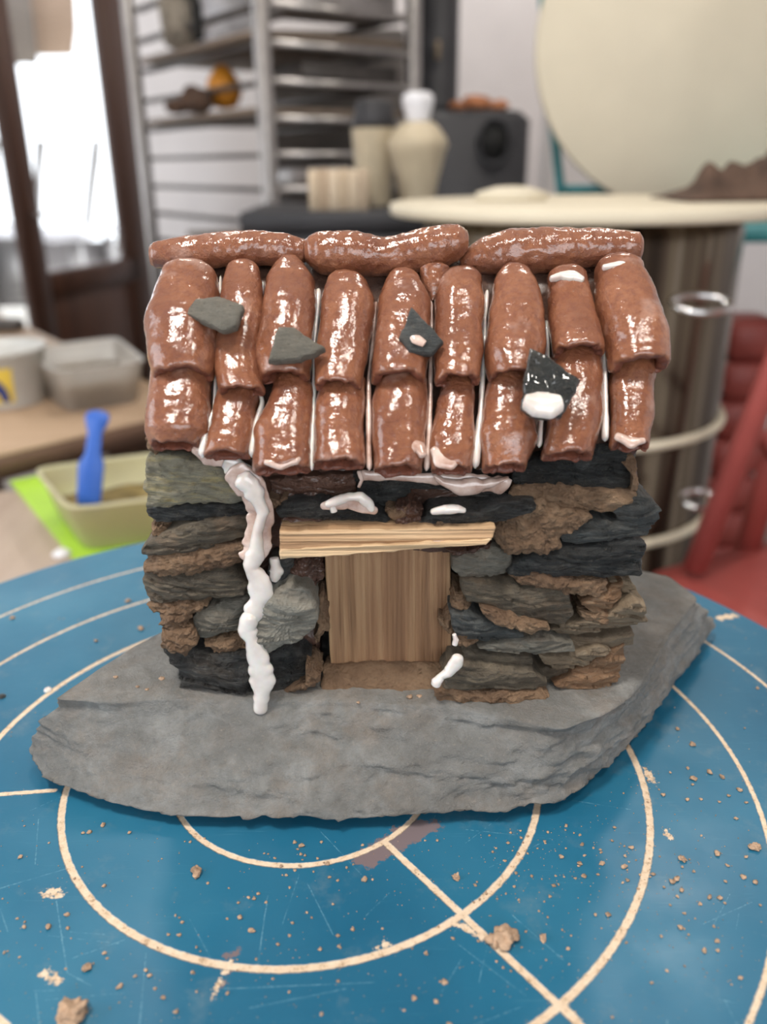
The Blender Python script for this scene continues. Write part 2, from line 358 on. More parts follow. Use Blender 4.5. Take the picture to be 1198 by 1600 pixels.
# ------------------------------------------------------------------ blue turning board
CX, CY = -.0321, .2709
def m_bluetop():
    m = Mt('scratched_blue_paint')
    mp = m.map(loc=(-CX, -CY, 0)); sx = m.n('ShaderNodeSeparateXYZ'); m.put(sx.inputs[0], mp); x, y = sx.outputs[0], sx.outputs[1]
    r = m.math('SQRT', m.math('ADD', m.math('MULTIPLY', x, x), m.math('MULTIPLY', y, y)))
    wob = m.math('MULTIPLY', m.math('SUBTRACT', m.noise(450, 3), .5), .0009)
    rw = m.math('ADD', r, wob)
    def line(dist, hw, soft=.00025):   # 1 inside
        return m.math('SUBTRACT', 1, m.math('MULTIPLY', m.math('SUBTRACT', dist, hw-soft), 1/(2*soft), clamp=True), clamp=True)
    def band(R, hw): return line(m.math('ABSOLUTE', m.math('SUBTRACT', rw, R)), hw)
    def mx(a, b): return m.math('MAXIMUM', a, b)
    ring = band(.0510, .00105)
    for R_, h_ in ((.0910, .00125), (.1310, .00125), (.1709, .0009), (.2115, .0008)): ring = mx(ring, band(R_, h_))
    def seg(ax, ay, bx, by, hw, wv=None):
        dx, dy = bx-ax, by-ay; L2 = dx*dx+dy*dy
        px = m.math('SUBTRACT', x, ax); py = m.math('SUBTRACT', y, ay)
        tt = m.math('ADD', m.math('MULTIPLY', px, dx/L2), m.math('MULTIPLY', py, dy/L2), clamp=True)
        ex = m.math('SUBTRACT', px, m.math('MULTIPLY', tt, dx)); ey = m.math('SUBTRACT', py, m.math('MULTIPLY', tt, dy))
        d = m.math('SQRT', m.math('ADD', m.math('MULTIPLY', ex, ex), m.math('MULTIPLY', ey, ey)))
        d = m.math('ADD', d, wv if wv is not None else wob)
        return line(d, hw, min(.00025, hw*.45))
    def loc(px, py):
        p = G(px, py, T); return p.x-CX, p.y-CY
    def pseg(a, b, hw, wv=None): return seg(*loc(*a), *loc(*b), hw, wv)
    ring = mx(ring, pseg((603, 1318), (1010, 1700), .0012))
    p0 = Vector(loc(85, 1235)); ring = mx(ring, seg(p0.x, p0.y, p0.x*2.3, p0.y*2.3+.004, .0010))
    # exposed wood chips: blobs with ragged edges
    rag = m.math('MULTIPLY', m.math('SUBTRACT', m.noise(300, 5, .8), .5), .011)
    chips = None
    for a, b_, h_ in (((705, 1440), (775, 1475), .0010), ((70, 1522), (92, 1532), .0012), ((75, 1393), (92, 1397), .0014), ((1008, 1200), (1022, 1225), .0010),
                      ((1040, 1298), (1046, 1310), .0008), ((362, 1500), (330, 1560), .0004), ((590, 1480), (605, 1475), .0008), ((880, 1570), (905, 1600), .001), ((1125, 965), (1145, 962), .0022)):
        s_ = pseg(a, b_, h_, rag); chips = s_ if chips is None else mx(chips, s_)
    stain = None
    for a, b_, h_ in (((575, 1340), (655, 1295), .0045), ((620, 1300), (680, 1290), .0025), ((355, 1495), (370, 1490), .001), ((365, 1500), (345, 1540), .0006)):
        s_ = pseg(a, b_, h_, rag); stain = s_ if stain is None else mx(stain, s_)
    # fine scratches
    rnd = random.Random(3); scr = None; thin = m.math('MULTIPLY', m.math('SUBTRACT', m.noise(900, 2), .45), .0009)
    fixed = [((0, 1388), (105, 1357)), ((88, 1408), (105, 1520)), ((105, 1520), (142, 1540)), ((418, 1400), (403, 1505)), ((350, 1545), (585, 1535)), ((390, 1575), (540, 1545)),
             ((715, 1475), (820, 1555)), ((480, 1380), (520, 1460)), ((228, 1490), (218, 1600)), ((720, 1500), (690, 1550)), ((800, 1430), (880, 1500)), ((0, 1420), (12, 1455)), ((60, 1280), (55, 1350))]
    for a, b_ in fixed: 
        s_ = pseg(a, b_, .00020, thin); scr = s_ if scr is None else mx(scr, s_)
    for i in range(26):
        a = (rnd.uniform(20, 1180), rnd.uniform(1240, 1600)); an = rnd.uniform(0, PI); l = rnd.uniform(30, 150)
        scr = mx(scr, pseg(a, (a[0]+l*math.cos(an), a[1]+l*math.sin(an)*.8), rnd.uniform(.00007, .00016), thin))
    v1 = m.map(scale=(1, 14, 1), rot=(0, 0, .5)); v2 = m.map(scale=(1, 14, 1), rot=(0, 0, -.9))
    fs = m.math('MAXIMUM', m.ramp(m.noise(38, 5, .7, v=v1), [(.62, 0), (.72, .5)]), m.ramp(m.noise(30, 5, .7, v=v2), [(.63, 0), (.73, .5)]))
    c = m.ramp(m.noise(9, 4, .55), [(.3, (.008, .098, .185)), (.55, (.016, .135, .235)), (.8, (.035, .18, .285))])
    c = m.mix(m.math('MULTIPLY', fs, .35), c, (.10, .28, .38))
    c = m.mix(m.math('MULTIPLY', m.ramp(m.noise(60, 5, .7), [(.56, 0), (.75, 1)]), .28), c, (.20, .26, .28))
    c = m.mix(m.math('MULTIPLY', m.math('MULTIPLY', scr, m.ramp(m.noise(150, 4, .7), [(.35, .1), (.65, 1)])), .42), c, (.25, .48, .58))
    c = m.mix(m.math('MULTIPLY', stain, .75), c, (.23, .14, .12))
    wood = m.ramp(m.noise(330, 5, .75), [(.30, (.30, .19, .11)), (.44, (.66, .50, .35)), (.75, (.78, .67, .53))])
    wear = mx(ring, chips)
    c = m.mix(wear, c, wood)
    h = m.math('SUBTRACT', m.math('MULTIPLY', m.noise(300, 3), .15), wear)
    ro = m.ramp(m.noise(25, 4, .6), [(.3, .30), (.7, .48)])
    ro = m.mix(wear, ro, (.8, .8, .8))
    return m.fin(c, ro, 0, m.bump(h, .5, .0006))
M['bluetop'] = m_bluetop()
tt = empty('turntable', (CX, CY, tz), 'round blue painted turning board with scored pale rings, under the grey slate', 'turntable')
RB = .2508
prof = [(0.001, T-.022), (RB-.003, T-.022), (RB, T-.019), (RB, T-.002), (RB-.0015, T-.0003), (RB-.003, T), (.001, T)]
MB().lathe((CX, CY, 0), prof, 160).out('board', 'bluetop', tt, smooth=False)
MB().lathe((CX, CY, 0), [(.11, tz), (.11, tz+.012), (.03, tz+.03), (.022, tz+.05), (.022, T-.04), (.09, T-.03), (.09, T-.022)], 48).out('pedestal', 'dsteel', tt)

# ------------------------------------------------------------------ rock / clay builder
def rock(name, pts, depth_, mat, parent, amp=.0010, N=140, tilt=(0, 0), dome=.0012, lay=1.0, rag=.0006, seed=0, bev=.0012, label=None, fine=1.0, back=.94):
    """pts: 3-D outline on a plane y = const; grown backwards by depth_."""
    pl = resample([(p.x, p.z, 0) for p in pts], N, 1); yf = pts[0].y
    cx = sum(p.x for p in pl)/N; cz = sum(p.y for p in pl)/N
    hx = max(abs(p.x-cx) for p in pl); hz = max(abs(p.y-cz) for p in pl)
    so = Vector((seed*3.1, seed*1.7, seed*.9)); pl2 = []
    for p in pl:
        q = Vector((p.x, yf, p.y)); d = Vector((p.x-cx, 0, p.y-cz)).normalized()
        pl2.append(q + d*rag*1.6*fbm(q*260+so, 3))
    rs = []
    fr = [0.03, .10, .17, .24, .31, .38, .45, .52, .59, .66, .73, .80, .86, .91, .95, .98]
    for k in fr: rs.append((k, dome*(k**2.5)))
    rs += [(1.0, dome+bev), (1.012, dome+bev*2.2)]
    for k in range(1, 8): rs.append((1.0+(back-1)*(k/7)**2, dome+bev*2.2+(depth_-dome-bev*2.2)*k/7))
    rs += [(back*.6, depth_), (.05, depth_)]
    vs = []
    for si, (k, dy) in enumerate(rs):
        for p in pl2:
            x = cx+(p.x-cx)*k; z = cz+(p.z-cz)*k
            y = yf+dy
            q = Vector((x, y, z))
            ql = Vector((q.x*45, q.y*60, q.z*45*(1+2.2*lay)))+so
            a = fbm(ql, 4); bq = fbm(q*330*fine+so, 4)
            if dy < depth_*.8:
                kk = min(1, k*1.0)
                q.y += (x-cx)*tilt[0]+(z-cz)*tilt[1]
            g = a*amp*1.5+bq*amp*.55
            if lay > .5:
                t_ = (q.z+x*.12)*420+fbm(q*50+so, 3)*1.8; sw = t_-math.floor(t_); g += (sw-.5)*amp*.9+.4*amp*(1 if noise.noise(Vector((math.floor(t_)*7.3, seed, 1))) > 0 else -1)
            elif lay < .3:
                vd = noise.voronoi(q*300+so)[0][0]; vd2 = noise.voronoi(q*750+so)[0][0]; g += (.55-vd)*amp*1.3+(.5-vd2)*amp*.6
            q.y -= g
            if k > .9: 
                d = Vector((x-cx, 0, z-cz)).normalized(); q += d*(bq*amp*.6+a*amp*.5)
            vs.append(q)
    return obj(name, vs, rings_faces(len(rs), N), mat, parent, label=label)

# ------------------------------------------------------------------ slate slab
top_px = [(85, 1092), (180, 1098), (300, 1092), (400, 1095), (500, 1097), (600, 1100), (700, 1106), (800, 1125), (880, 1140), (940, 1120), (985, 1090), (1012, 1058), (1048, 990), (1092, 935)]
bot_px = [(46, 1165), (66, 1215), (130, 1244), (250, 1272), (400, 1277), (520, 1279), (640, 1270), (760, 1263), (852, 1256), (903, 1231), (968, 1180), (1022, 1118), (1068, 1045), (1121, 975)]
SZ = T+.035
top = [G(x, y, SZ) for x, y in top_px]; bot = [G(x, y, T+.006) for x, y in bot_px]
bk = [(1045, 900), (1010, 893), (800, 888), (600, 890), (400, 920), (255, 985), (205, 1012), (150, 1048), (105, 1078)]
for x, y in bk:
    g = G(x, y, SZ); top.append(g); c = Vector((.0, .33, 0)); d = Vector((g.x, g.y, 0))-c
    bot.append(Vector((g.x, g.y, T+.003))+d.normalized()*.002)
def slab_mesh():
    L = len(top); N = 420
    idx = [k*L/N for k in range(N)]
    def at(a, i): j = int(i) % L; return a[j].lerp(a[(j+1) % L], i-int(i))
    tp = [at(top, i) for i in idx]; bt = [at(bot, i) for i in idx]
    for _ in range(4):
        tp = [(tp[k-1]+tp[k]*2+tp[(k+1) % N])/4 for k in range(N)]; bt = [(bt[k-1]+bt[k]*2+bt[(k+1) % N])/4 for k in range(N)]
    c = Vector((.005, .325, SZ)); vs = []; nr = 0
    for k in (.03, .8):      # underside, slightly lifted rim
        for b_ in bt: p = Vector((c.x, c.y, T+.0008)).lerp(b_, k); p.z = T+.0008; vs.append(p)
        nr += 1
    K = 44
    for j in range(K+1):
        s = j/K
        for i in range(N):
            p = bt[i].lerp(tp[i], s)
            o = Vector((p.x-c.x, p.y-c.y, 0)).normalized()
            bul = math.sin(PI*s)*.0018
            lay = fbm(Vector((p.x*22, p.y*22, p.z*150)), 4); fi = fbm(p*190, 4); big = fbm(p*35+Vector((4, 4, 4)), 3)
            step = math.floor((s*4+big*1.6))*.0007
            e = min(1, (1-s)*7+.06)
            vr = noise.voronoi(p*70)[0][0]; q = p+o*(bul+(lay*.0026+fi*.0013+big*.0026-step*1.5+(.5-vr)*.0016)*e)
            q.z = max(T+.0006, q.z+big*.0007+(.0022*abs(fbm(Vector((p.x*60, p.y*60, 1)), 3)) if s < .02 else 0))
            if s > .9: q.z -= ((s-.9)/.1)**2*.0002
            vs.append(q)
        nr += 1
    for k in (.985, .96, .92, .86, .79, .70, .6, .5, .4, .3, .2, .1, .02):
        for i in range(N):
            p = Vector((c.x, c.y, SZ)).lerp(tp[i], k)
            p.z = SZ+fbm(Vector((p.x*30, p.y*30, 0)), 5)*.0010+fbm(p*160, 4)*.0004+min(1, (1-k)*12)*.0006
            vs.append(p)
        nr += 1
    return vs, rings_faces(nr, N)
sv, sf = slab_mesh()
obj('slate_slab', sv, sf, 'slab', label='broad rough grey slate slab lying on the blue board under the little house', cat='slate slab')

# ------------------------------------------------------------------ miniature house
H = empty('miniature_house', (0, .315, SZ), 'miniature stone house with glazed terracotta roof tiles, on the grey slate slab', 'model house')
def pp(kind, poly, Y):
    ox, oy = (200, 680) if kind == 'L' else (620, 680); k = 440/1198
    return [P(ox+x*k, oy+y*k, Y) for x, y in poly]
# clay core behind the stones, coloured dark to deepen the gap shade
def core(pts, Y, d, seed, mat='wet', label=None): rock('clay_mortar', [P(x, y, Y) for x, y in pts], d, mat, H, amp=.0016, N=120, seed=seed, lay=.1, label=label, back=1)
core([(250, 745), (495, 745), (490, 900), (500, 1080), (300, 1086), (262, 1000), (235, 930), (240, 830)], .2860, .080, 1)
core([(716, 900), (720, 745), (990, 740), (1000, 830), (975, 900), (960, 1000), (930, 1080), (730, 1090)], .2860, .080, 2)
core([(250, 712), (600, 722), (1000, 722), (990, 850), (700, 862), (480, 858), (250, 850)], .2800, .086, 3)
rock('back_wall', [P(x, y, .350) for x, y in [(330, 700), (905, 700), (880, 960), (355, 960)]], .012, 'wet', H, seed=4)

ST = [  # kind, outline, front Y, depth, material, tilt x, tilt z, dome, label
 ('L', [(72, 120), (85, 88), (200, 95), (330, 130), (440, 170), (500, 230), (525, 290), (450, 312), (300, 305), (180, 312), (80, 315), (66, 230)], .2700, .03, 'yel', .05, .15, .002, 'pale yellowish weathered stone'),
 ('L', [(80, 318), (180, 312), (300, 303), (520, 300), (535, 335), (430, 352), (250, 368), (120, 372), (85, 350)], .2722, .03, 'dark', 0, -.3, .001, None),
 ('L', [(36, 510), (70, 470), (130, 432), (240, 388), (400, 365), (530, 350), (545, 385), (500, 445), (350, 490), (180, 512), (40, 527)], .2700, .03, 'brown', .04, .35, .002, None),
 ('L', [(50, 605), (130, 615), (250, 600), (400, 575), (450, 600), (495, 650), (490, 690), (400, 705), (300, 712), (200, 722), (100, 735), (60, 690)], .2705, .03, 'brown', -.05, .1, .003, None),
 ('L', [(275, 765), (380, 735), (515, 705), (540, 780), (528, 845), (440, 862), (330, 890), (285, 875), (268, 820)], .2720, .03, 'grey', .12, .25, .004, None),
 ('L', [(540, 800), (575, 735), (645, 665), (720, 658), (770, 680), (800, 745), (805, 830), (760, 870), (690, 900), (600, 938), (550, 905), (527, 850)], .2625, .024, 'pale', .03, .05, .0020, 'rounded light grey stone'),
 ('L', [(120, 945), (300, 952), (515, 945), (520, 1010), (510, 1098), (350, 1097), (212, 1090), (205, 1030), (165, 980)], .2700, .035, 'dark', -.15, -.35, .002, 'black glossy slate block'),
 ('L', [(590, 945), (700, 928), (770, 975), (795, 1035), (720, 1072), (650, 1108), (560, 1112), (520, 1100), (516, 960)], .2712, .03, 'dark', .2, -.2, .002, None),
 ('L', [(600, 560), (640, 535), (690, 532), (705, 590), (660, 655), (610, 645), (590, 600)], .2730, .02, 'blue', 0, 0, .003, None),
 ('L', [(625, 335), (660, 300), (780, 292), (900, 308), (1010, 325), (1112, 358), (1110, 377), (1000, 372), (860, 362), (700, 352), (640, 355)], .2660, .02, 'dark', 0, -.3, .001, None),
 ('L', [(600, 195), (700, 180), (960, 172), (965, 262), (860, 285), (750, 292), (610, 272)], .2745, .02, 'wet', 0, 0, .002, 'wet reddish clay stone'),
 ('L', [(960, 170), (1195, 190), (1195, 290), (1080, 300), (970, 262)], .2740, .02, 'dark', 0, .2, .002, None),
 ('R', [(-10, 175), (160, 150), (480, 190), (490, 262), (380, 280), (200, 242), (0, 232)], .2735, .02, 'dark', 0, 0, .002, None),
 ('R', [(490, 150), (620, 105), (830, 55), (960, 40), (1010, 110), (1015, 205), (985, 242), (700, 242), (495, 215)], .2700, .03, 'dark', .02, 0, .002, None),
 ('R', [(85, 385), (140, 335), (300, 325), (460, 292), (600, 278), (590, 322), (460, 372), (250, 388), (100, 405)], .2640, .02, 'dark', 0, -.2, .001, None),
 ('R', [(930, 330), (985, 285), (1030, 253), (1075, 280), (1115, 315), (1118, 365), (1085, 415), (1010, 420), (935, 370)], .2690, .03, 'blue', -.1, .4, .002, None),
 ('R', [(700, 440), (760, 395), (850, 365), (1000, 375), (1095, 400), (1085, 432), (980, 448), (880, 462), (800, 478), (715, 470)], .2690, .03, 'blue', 0, .3, .002, None),
 ('R', [(470, 603), (510, 560), (560, 520), (700, 485), (850, 480), (1000, 455), (1072, 470), (1055, 545), (1058, 612), (900, 610), (700, 605), (560, 612)], .2672, .03, 'dark', .02, .1, .002, 'layered blue black slate'),
 ('R', [(235, 535), (320, 505), (400, 488), (470, 505), (505, 560), (470, 600), (430, 618), (340, 615), (275, 608), (245, 580)], .2690, .02, 'grey', .1, .1, .003, None),
 ('R', [(276, 620), (350, 635), (450, 655), (560, 665), (650, 665), (735, 685), (750, 720), (762, 770), (715, 828), (640, 810), (540, 790), (400, 755), (300, 718), (285, 665)], .2665, .024, 'brown', 0, .15, .002, 'long brown tilted stone'),
 ('R', [(785, 715), (860, 680), (965, 635), (972, 700), (925, 765), (870, 768), (820, 745)], .2690, .02, 'rust', .2, .3, .002, None),
 ('R', [(905, 625), (1000, 622), (1018, 665), (960, 672)], .2720, .02, 'tan', 0, .3, .001, None),
 ('R', [(650, 838), (750, 810), (900, 760), (960, 715), (1000, 692), (1050, 712), (1075, 798), (1000, 830), (880, 850), (760, 878), (690, 868)], .2690, .03, 'tan', 0, .9, .001, 'pale thin jutting slab'),
 ('R', [(228, 765), (290, 757), (350, 775), (420, 815), (550, 866), (545, 882), (470, 882), (390, 893), (300, 885), (262, 880), (245, 820)], .2655, .03, 'blue', .05, .5, .001, 'blue grey slate'),
 ('R', [(335, 908), (480, 885), (640, 868), (762, 905), (762, 932), (660, 930), (600, 938), (450, 932)], .2655, .03, 'grey', 0, .5, .001, None),
 ('R', [(700, 872), (860, 868), (1000, 835), (1005, 900), (900, 925), (780, 935), (690, 905)], .2725, .03, 'tan', 0, .1, .001, None),
 ('R', [(275, 925), (360, 935), (440, 945), (580, 955), (592, 988), (530, 1002), (440, 1000), (360, 985), (300, 975)], .2690, .03, 'brown', 0, .2, .001, None),
 ('R', [(190, 1045), (235, 992), (300, 980), (420, 998), (560, 1010), (615, 1045), (655, 1088), (640, 1108), (520, 1108), (400, 1112), (280, 1105), (200, 1092)], .2640, .03, 'brown', .05, .45, .002, None),
 ('R', [(660, 1062), (760, 1010), (850, 960), (975, 895), (985, 960), (945, 1070), (880, 1100), (800, 1115), (710, 1095)], .2700, .03, 'rust', .1, .1, .002, 'large rusty tan leaf of slate'),
 ('R', [(600, 945), (700, 945), (880, 898), (908, 930), (820, 975), (740, 1000), (685, 1005), (620, 975)], .2695, .03, 'tan', 0, .3, .001, None),
 ('R', [(570, 1000), (660, 1000), (760, 1005), (700, 1045), (650, 1070), (600, 1035)], .2730, .02, 'brown', 0, 0, .001, None),
]
for i, (k, poly, Y, d, m_, tx, tz_, dm, lb) in enumerate(ST):
    rock('wall_stone', pp(k, poly, Y), d, m_, H, seed=10+i, tilt=(tx, -tz_*.5), dome=dm, amp=.0008 if m_ == 'grey' else .0011, label=lb)
MO = [
 ('L', [(60, 545), (130, 520), (260, 495), (400, 478), (525, 470), (520, 520), (470, 560), (400, 580), (250, 602), (130, 615), (45, 600), (36, 575)], .2690, 'clay'),
 ('L', [(95, 735), (200, 718), (330, 712), (335, 740), (270, 765), (230, 790), (150, 778), (115, 760)], .2710, 'clay'),
 ('L', [(150, 780), (235, 768), (265, 790), (245, 820), (180, 840), (140, 815)], .2690, 'clay'),
 ('L', [(140, 840), (220, 830), (275, 850), (285, 890), (240, 925), (190, 932), (138, 905)], .2690, 'clay'),
 ('L', [(300, 890), (400, 868), (505, 855), (510, 925), (440, 942), (350, 940)], .2725, 'clay'),
 ('L', [(690, 1080), (770, 1050), (770, 1010), (752, 975), (790, 985), (818, 1020), (812, 1062), (770, 1095), (700, 1108), (668, 1098)], .2690, 'clay'),
 ('L', [(695, 560), (760, 535), (822, 540), (822, 600), (800, 665), (740, 655), (672, 660), (650, 650), (680, 610)], .2740, 'wet'),
 ('L', [(795, 690), (830, 680), (850, 750), (845, 830), (800, 915), (782, 880), (805, 830)], .2740, 'clay'),
 ('L', [(650, 362), (800, 358), (1000, 370), (1195, 380), (1195, 412), (1000, 412), (800, 410), (660, 405), (645, 385)], .2670, 'wet'),
 ('L', [(1090, 330), (1195, 320), (1195, 385), (1120, 378)], .2650, 'clay'),
 ('L', [(100, 390), (150, 380), (160, 420), (110, 450), (80, 455)], .2715, 'clay'),
 ('L', [(75, 20), (110, 15), (150, 60), (110, 115), (80, 85), (65, 50)], .2690, 'clay'),
 ('L', [(600, 270), (680, 265), (680, 300), (620, 320), (600, 300)], .2690, 'clay'),
 ('R', [(0, 320), (60, 300), (110, 330), (90, 380), (40, 410), (-5, 400)], .2640, 'wet'),
 ('R', [(95, 385), (200, 380), (280, 385), (240, 402), (110, 405)], .2630, 'clay'),
 ('R', [(490, 228), (640, 215), (800, 235), (1022, 248), (1022, 290), (985, 320), (945, 352), (850, 345), (700, 335), (600, 295), (495, 285)], .2675, 'clay'),
 ('R', [(450, 350), (520, 320), (610, 290), (720, 325), (800, 345), (850, 362), (820, 385), (750, 415), (700, 440), (690, 488), (620, 508), (540, 515), (480, 522), (420, 480), (395, 430)], .2650, 'clay'),
 ('R', [(490, 622), (560, 605), (640, 600), (700, 615), (770, 630), (900, 632), (905, 680), (840, 695), (770, 695), (650, 660), (530, 652)], .2660, 'clay'),
 ('R', [(355, 745), (430, 755), (540, 790), (655, 822), (645, 845), (585, 865), (540, 855), (450, 825), (385, 790)], .2630, 'clay'),
 ('R', [(240, 660), (290, 700), (310, 745), (250, 755), (232, 720)], .2680, 'clay'),
 ('R', [(185, 790), (235, 770), (245, 850), (210, 855), (180, 825)], .2700, 'clay'),
 ('R', [(780, 755), (880, 765), (950, 752), (945, 775), (860, 798), (790, 785)], .2690, 'clay'),
 ('R', [(262, 875), (350, 880), (320, 910), (270, 900)], .2650, 'clay'),
 ('R', [(150, 1105), (250, 1095), (400, 1108), (620, 1112), (655, 1135), (600, 1168), (420, 1168), (300, 1160), (180, 1140)], .2625, 'clay'),
 ('R', [(940, 100), (1010, 105), (1030, 150), (1035, 240), (1000, 250), (1005, 180), (975, 140)], .2690, 'clay'),
 ('R', [(215, 500), (330, 490), (400, 485), (330, 520), (240, 540)], .2690, 'wet'),
]
for i, (k, poly, Y, m_) in enumerate(MO):
    rock('clay_mortar', pp(k, poly, Y), .018, m_, H, seed=60+i, amp=.0017, dome=.003, lay=.2, rag=.0012, bev=.001)
# rows of rough stones on the two side walls
rs = random.Random(5)
for sgn, xs in ((-1, -.0765), (1, .0845)):
    z = SZ+.006
    while z < T+.118:
        hh = rs.uniform(.010, .018); y0 = .303
        while y0 < .36:
            l = rs.uniform(.022, .034)
            bm_ = MB(); n = 40
            pts = [Vector((y0+math.cos(a)*l/2*(1+.1*rs.random()), 0, z+hh/2+math.sin(a)*hh/2*(1+.1*rs.random()))) for a in [2*PI*i/12 for i in range(12)]]
            vs = []
            rr = resample([(p.x, p.z, 0) for p in pts], n, 1)
            cy = y0; cz = z+hh/2; xo = xs*(1-(z-SZ)*-.4)
            for k, dx in ((.05, .006), (.5, .006), (.85, .0052), (1, .003), (1, -.006), (.6, -.01), (.05, -.01)):
                for p in rr:
                    q = Vector((xo+sgn*dx, cy+(p.x-cy)*k, cz+(p.y-cz)*k)); q.x += fbm(q*120, 3)*.0016; vs.append(q)
            obj('wall_stone', vs, rings_faces(7, n), rs.choice(['brown', 'dark', 'grey', 'blue']), H)
            y0 += l*1.02
        z += hh*1.03

# side infill of clay behind the side stones is the core; gables and roof body
def roof_base():
    b_ = MB(); x0, x1 = -.0765, .0885; K = 60; rows = []
    prof = [(.2735, T+.1320), (.3180, T+.1868), (.3700, T+.1245), (.366, T+.120), (.286, T+.1225)]
    pf = []
    for i in range(5):
        a = prof[i]; c = prof[(i+1) % 5]
        for j in range(10): pf.append((a[0]+(c[0]-a[0])*j/10, a[1]+(c[1]-a[1])*j/10))
    vs = []
    for i in range(K+1):
        x = x0+(x1-x0)*i/K
        for y, z in pf:
            q = Vector((x, y, z)); q += RN*fbm(q*110, 4)*.0008; vs.append(q)
    return vs, rings_faces(K+1, len(pf))
v_, f_ = roof_base(); obj('roof_base', v_, f_, 'wet', H, label='wet clay bed under the tiles, coloured dark for the shaded gaps')  # dark colour stands in for shade between the tile tops

def interp(rows, s):
    n = len(rows)-1; u = s*n; i = min(int(u), n-1); t_ = u-i
    p0, p1, p2, p3 = rows[max(i-1, 0)], rows[i], rows[i+1], rows[min(i+2, n)]
    out = []
    for a, b_, c, d in zip(p0, p1, p2, p3):
        out.append(.5*((2*b_)+(-a+c)*t_+(2*a-5*b_+4*c-d)*t_*t_+(-a+3*b_-3*c+d)*t_**3))
    return out
def tile(rows, l0, l1, seed, hk=.50, name='roof_tile', label=None, slant=0):
    """barrel tile; rows (y, xl, xr) from its upper end to its lower end"""
    so = Vector((seed*5.3, seed*2.1, 0)); K = 70; N = 64; rings = []
    ys = np.array([r[0] for r in rows], float); cum = (ys-ys[0])/(ys[-1]-ys[0])
    def sm(a):
        return a*a*(3-2*a)
    def at(s):
        y = ys[0]+s*(ys[-1]-ys[0]); j = max(0, min(len(rows)-2, int(np.searchsorted(ys, y)-1))); t_ = (y-ys[j])/(ys[j+1]-ys[j]); t_ = min(1, max(0, t_))
        t2 = t_*.5+sm(t_)*.5
        return y, rows[j][1]+(rows[j+1][1]-rows[j][1])*t2, rows[j][2]+(rows[j+1][2]-rows[j][2])*t2
    def ring(s, k, inset=0, ext=0):
        y, xl, xr = at(min(max(s, 0), 1)); lift = l0+(l1-l0)*s
        c = R((xl+xr)/2, y, lift); wdt = (xr-xl)/F*depth(c)/2
        hw = wdt*k; hh = wdt*2*hk*k
        out = []
        for i in range(N):
            a = 2*PI*i/N; ca, sa = math.cos(a), math.sin(a)
            x = hw*math.copysign(abs(ca)**.78, ca)
            z = hh*(abs(sa)**.80)*(1 if sa > 0 else -.22)
            jag = fbm(Vector((ca*1.3, sa*1.3, s*.5))*1.6+so, 3)
            q = c+Vector((x, 0, 0))+RN*z
            q += -RUP*(ext+slant*x/wdt*.002*(s**3))
            if s > .8: q += -RUP*jag*.0012*((s-.8)/.2)
            e = Vector((x, 0, 0)).normalized()*abs(ca)+RN*sa
            q += e*(fbm(q*42+so, 2)*.0013+fbm(q*320+so, 4)*.00022+(fbm(Vector((q.x*90, s*2, 3))+so, 2)*.0006))*(1 if k > .5 else .3)
            out.append(q)
        return out
    vs = []; nr = 0
    for s, k, e in [(0, .08, -.0012), (0, .5, -.0013), (0, .78, -.0008), (.01, .91, 0), (.03, .98, 0)]: vs += ring(s, k, ext=e); nr += 1
    for j in range(1, K): vs += ring(.03+.94*j/K, 1); nr += 1
    for s, k, e in [(.98, .995, 0), (1, .97, 0), (1, .91, .0004)]: vs += ring(s, k, ext=e); nr += 1
    nb = nr
    for s, k, e in [(1, .78, .0003), (1, .64, -.0002), (.97, .60, 0), (.90, .56, 0), (.85, .5, 0), (.85, .05, 0)]: vs += ring(s, k, ext=e); nr += 1
    o = obj(name, vs, rings_faces(nr, N), 'tile', H, label=label, mats=['tile', 'torn'])
    mi = [1 if (p.vertices[0]//N >= nb-1 and len(p.vertices) == 4) else 0 for p in o.data.polygons]
    o.data.polygons.foreach_set('material_index', mi)
    return o
UP = [
 [(425, 258, 340), (470, 242, 345), (510, 229, 345), (560, 231, 341), (592, 238, 334)],
 [(418, 356, 409), (477, 345, 413), (550, 337, 403), (587, 335, 408), (616, 340, 418)],
 [(409, 432, 476), (440, 417, 492), (495, 408, 493), (550, 398, 490), (594, 404, 488)],
 [(437, 510, 572), (477, 498, 586), (550, 494, 580), (606, 493, 568)],
 [(430, 608, 652), (480, 590, 670), (550, 582, 669), (596, 579, 669)],
 [(433, 690, 750), (477, 681, 758), (550, 679, 756), (600, 676, 750)],
 [(425, 778, 829), (451, 767, 840), (495, 757, 850), (550, 756, 852), (594, 764, 842)],
 [(429, 853, 915), (477, 855, 921), (521, 855, 936), (555, 858, 943)],
 [(414, 928, 1002), (477, 932, 1025), (532, 942, 1043), (578, 948, 1044)]]
LO = [
 [(575, 238, 334), (640, 230, 334), (683, 228, 328), (700, 236, 312)],
 [(600, 347, 406), (660, 332, 402), (714, 319, 392)],
 [(580, 432, 481), (624, 420, 490), (679, 401, 488), (736, 398, 486)],
 [(590, 501, 567), (650, 492, 570), (730, 489, 572)],
 [(580, 590, 668), (640, 582, 667), (690, 580, 666), (738, 583, 662)],
 [(580, 693, 742), (642, 679, 745), (697, 671, 742), (737, 674, 738)],
 [(580, 765, 836), (642, 754, 830), (690, 747, 840), (734, 753, 822)],
 [(550, 862, 938), (600, 860, 941), (660, 855, 940), (716, 843, 926)],
 [(565, 950, 1022), (642, 951, 1022), (700, 953, 1014)]]
TL = []; TU = []
for i, r_ in enumerate(LO): TL += [tile(r_, .0015, .0010, 20+i)]
for i, r_ in enumerate(UP): TU += [tile(r_, .0030, .0072, 40+i)]
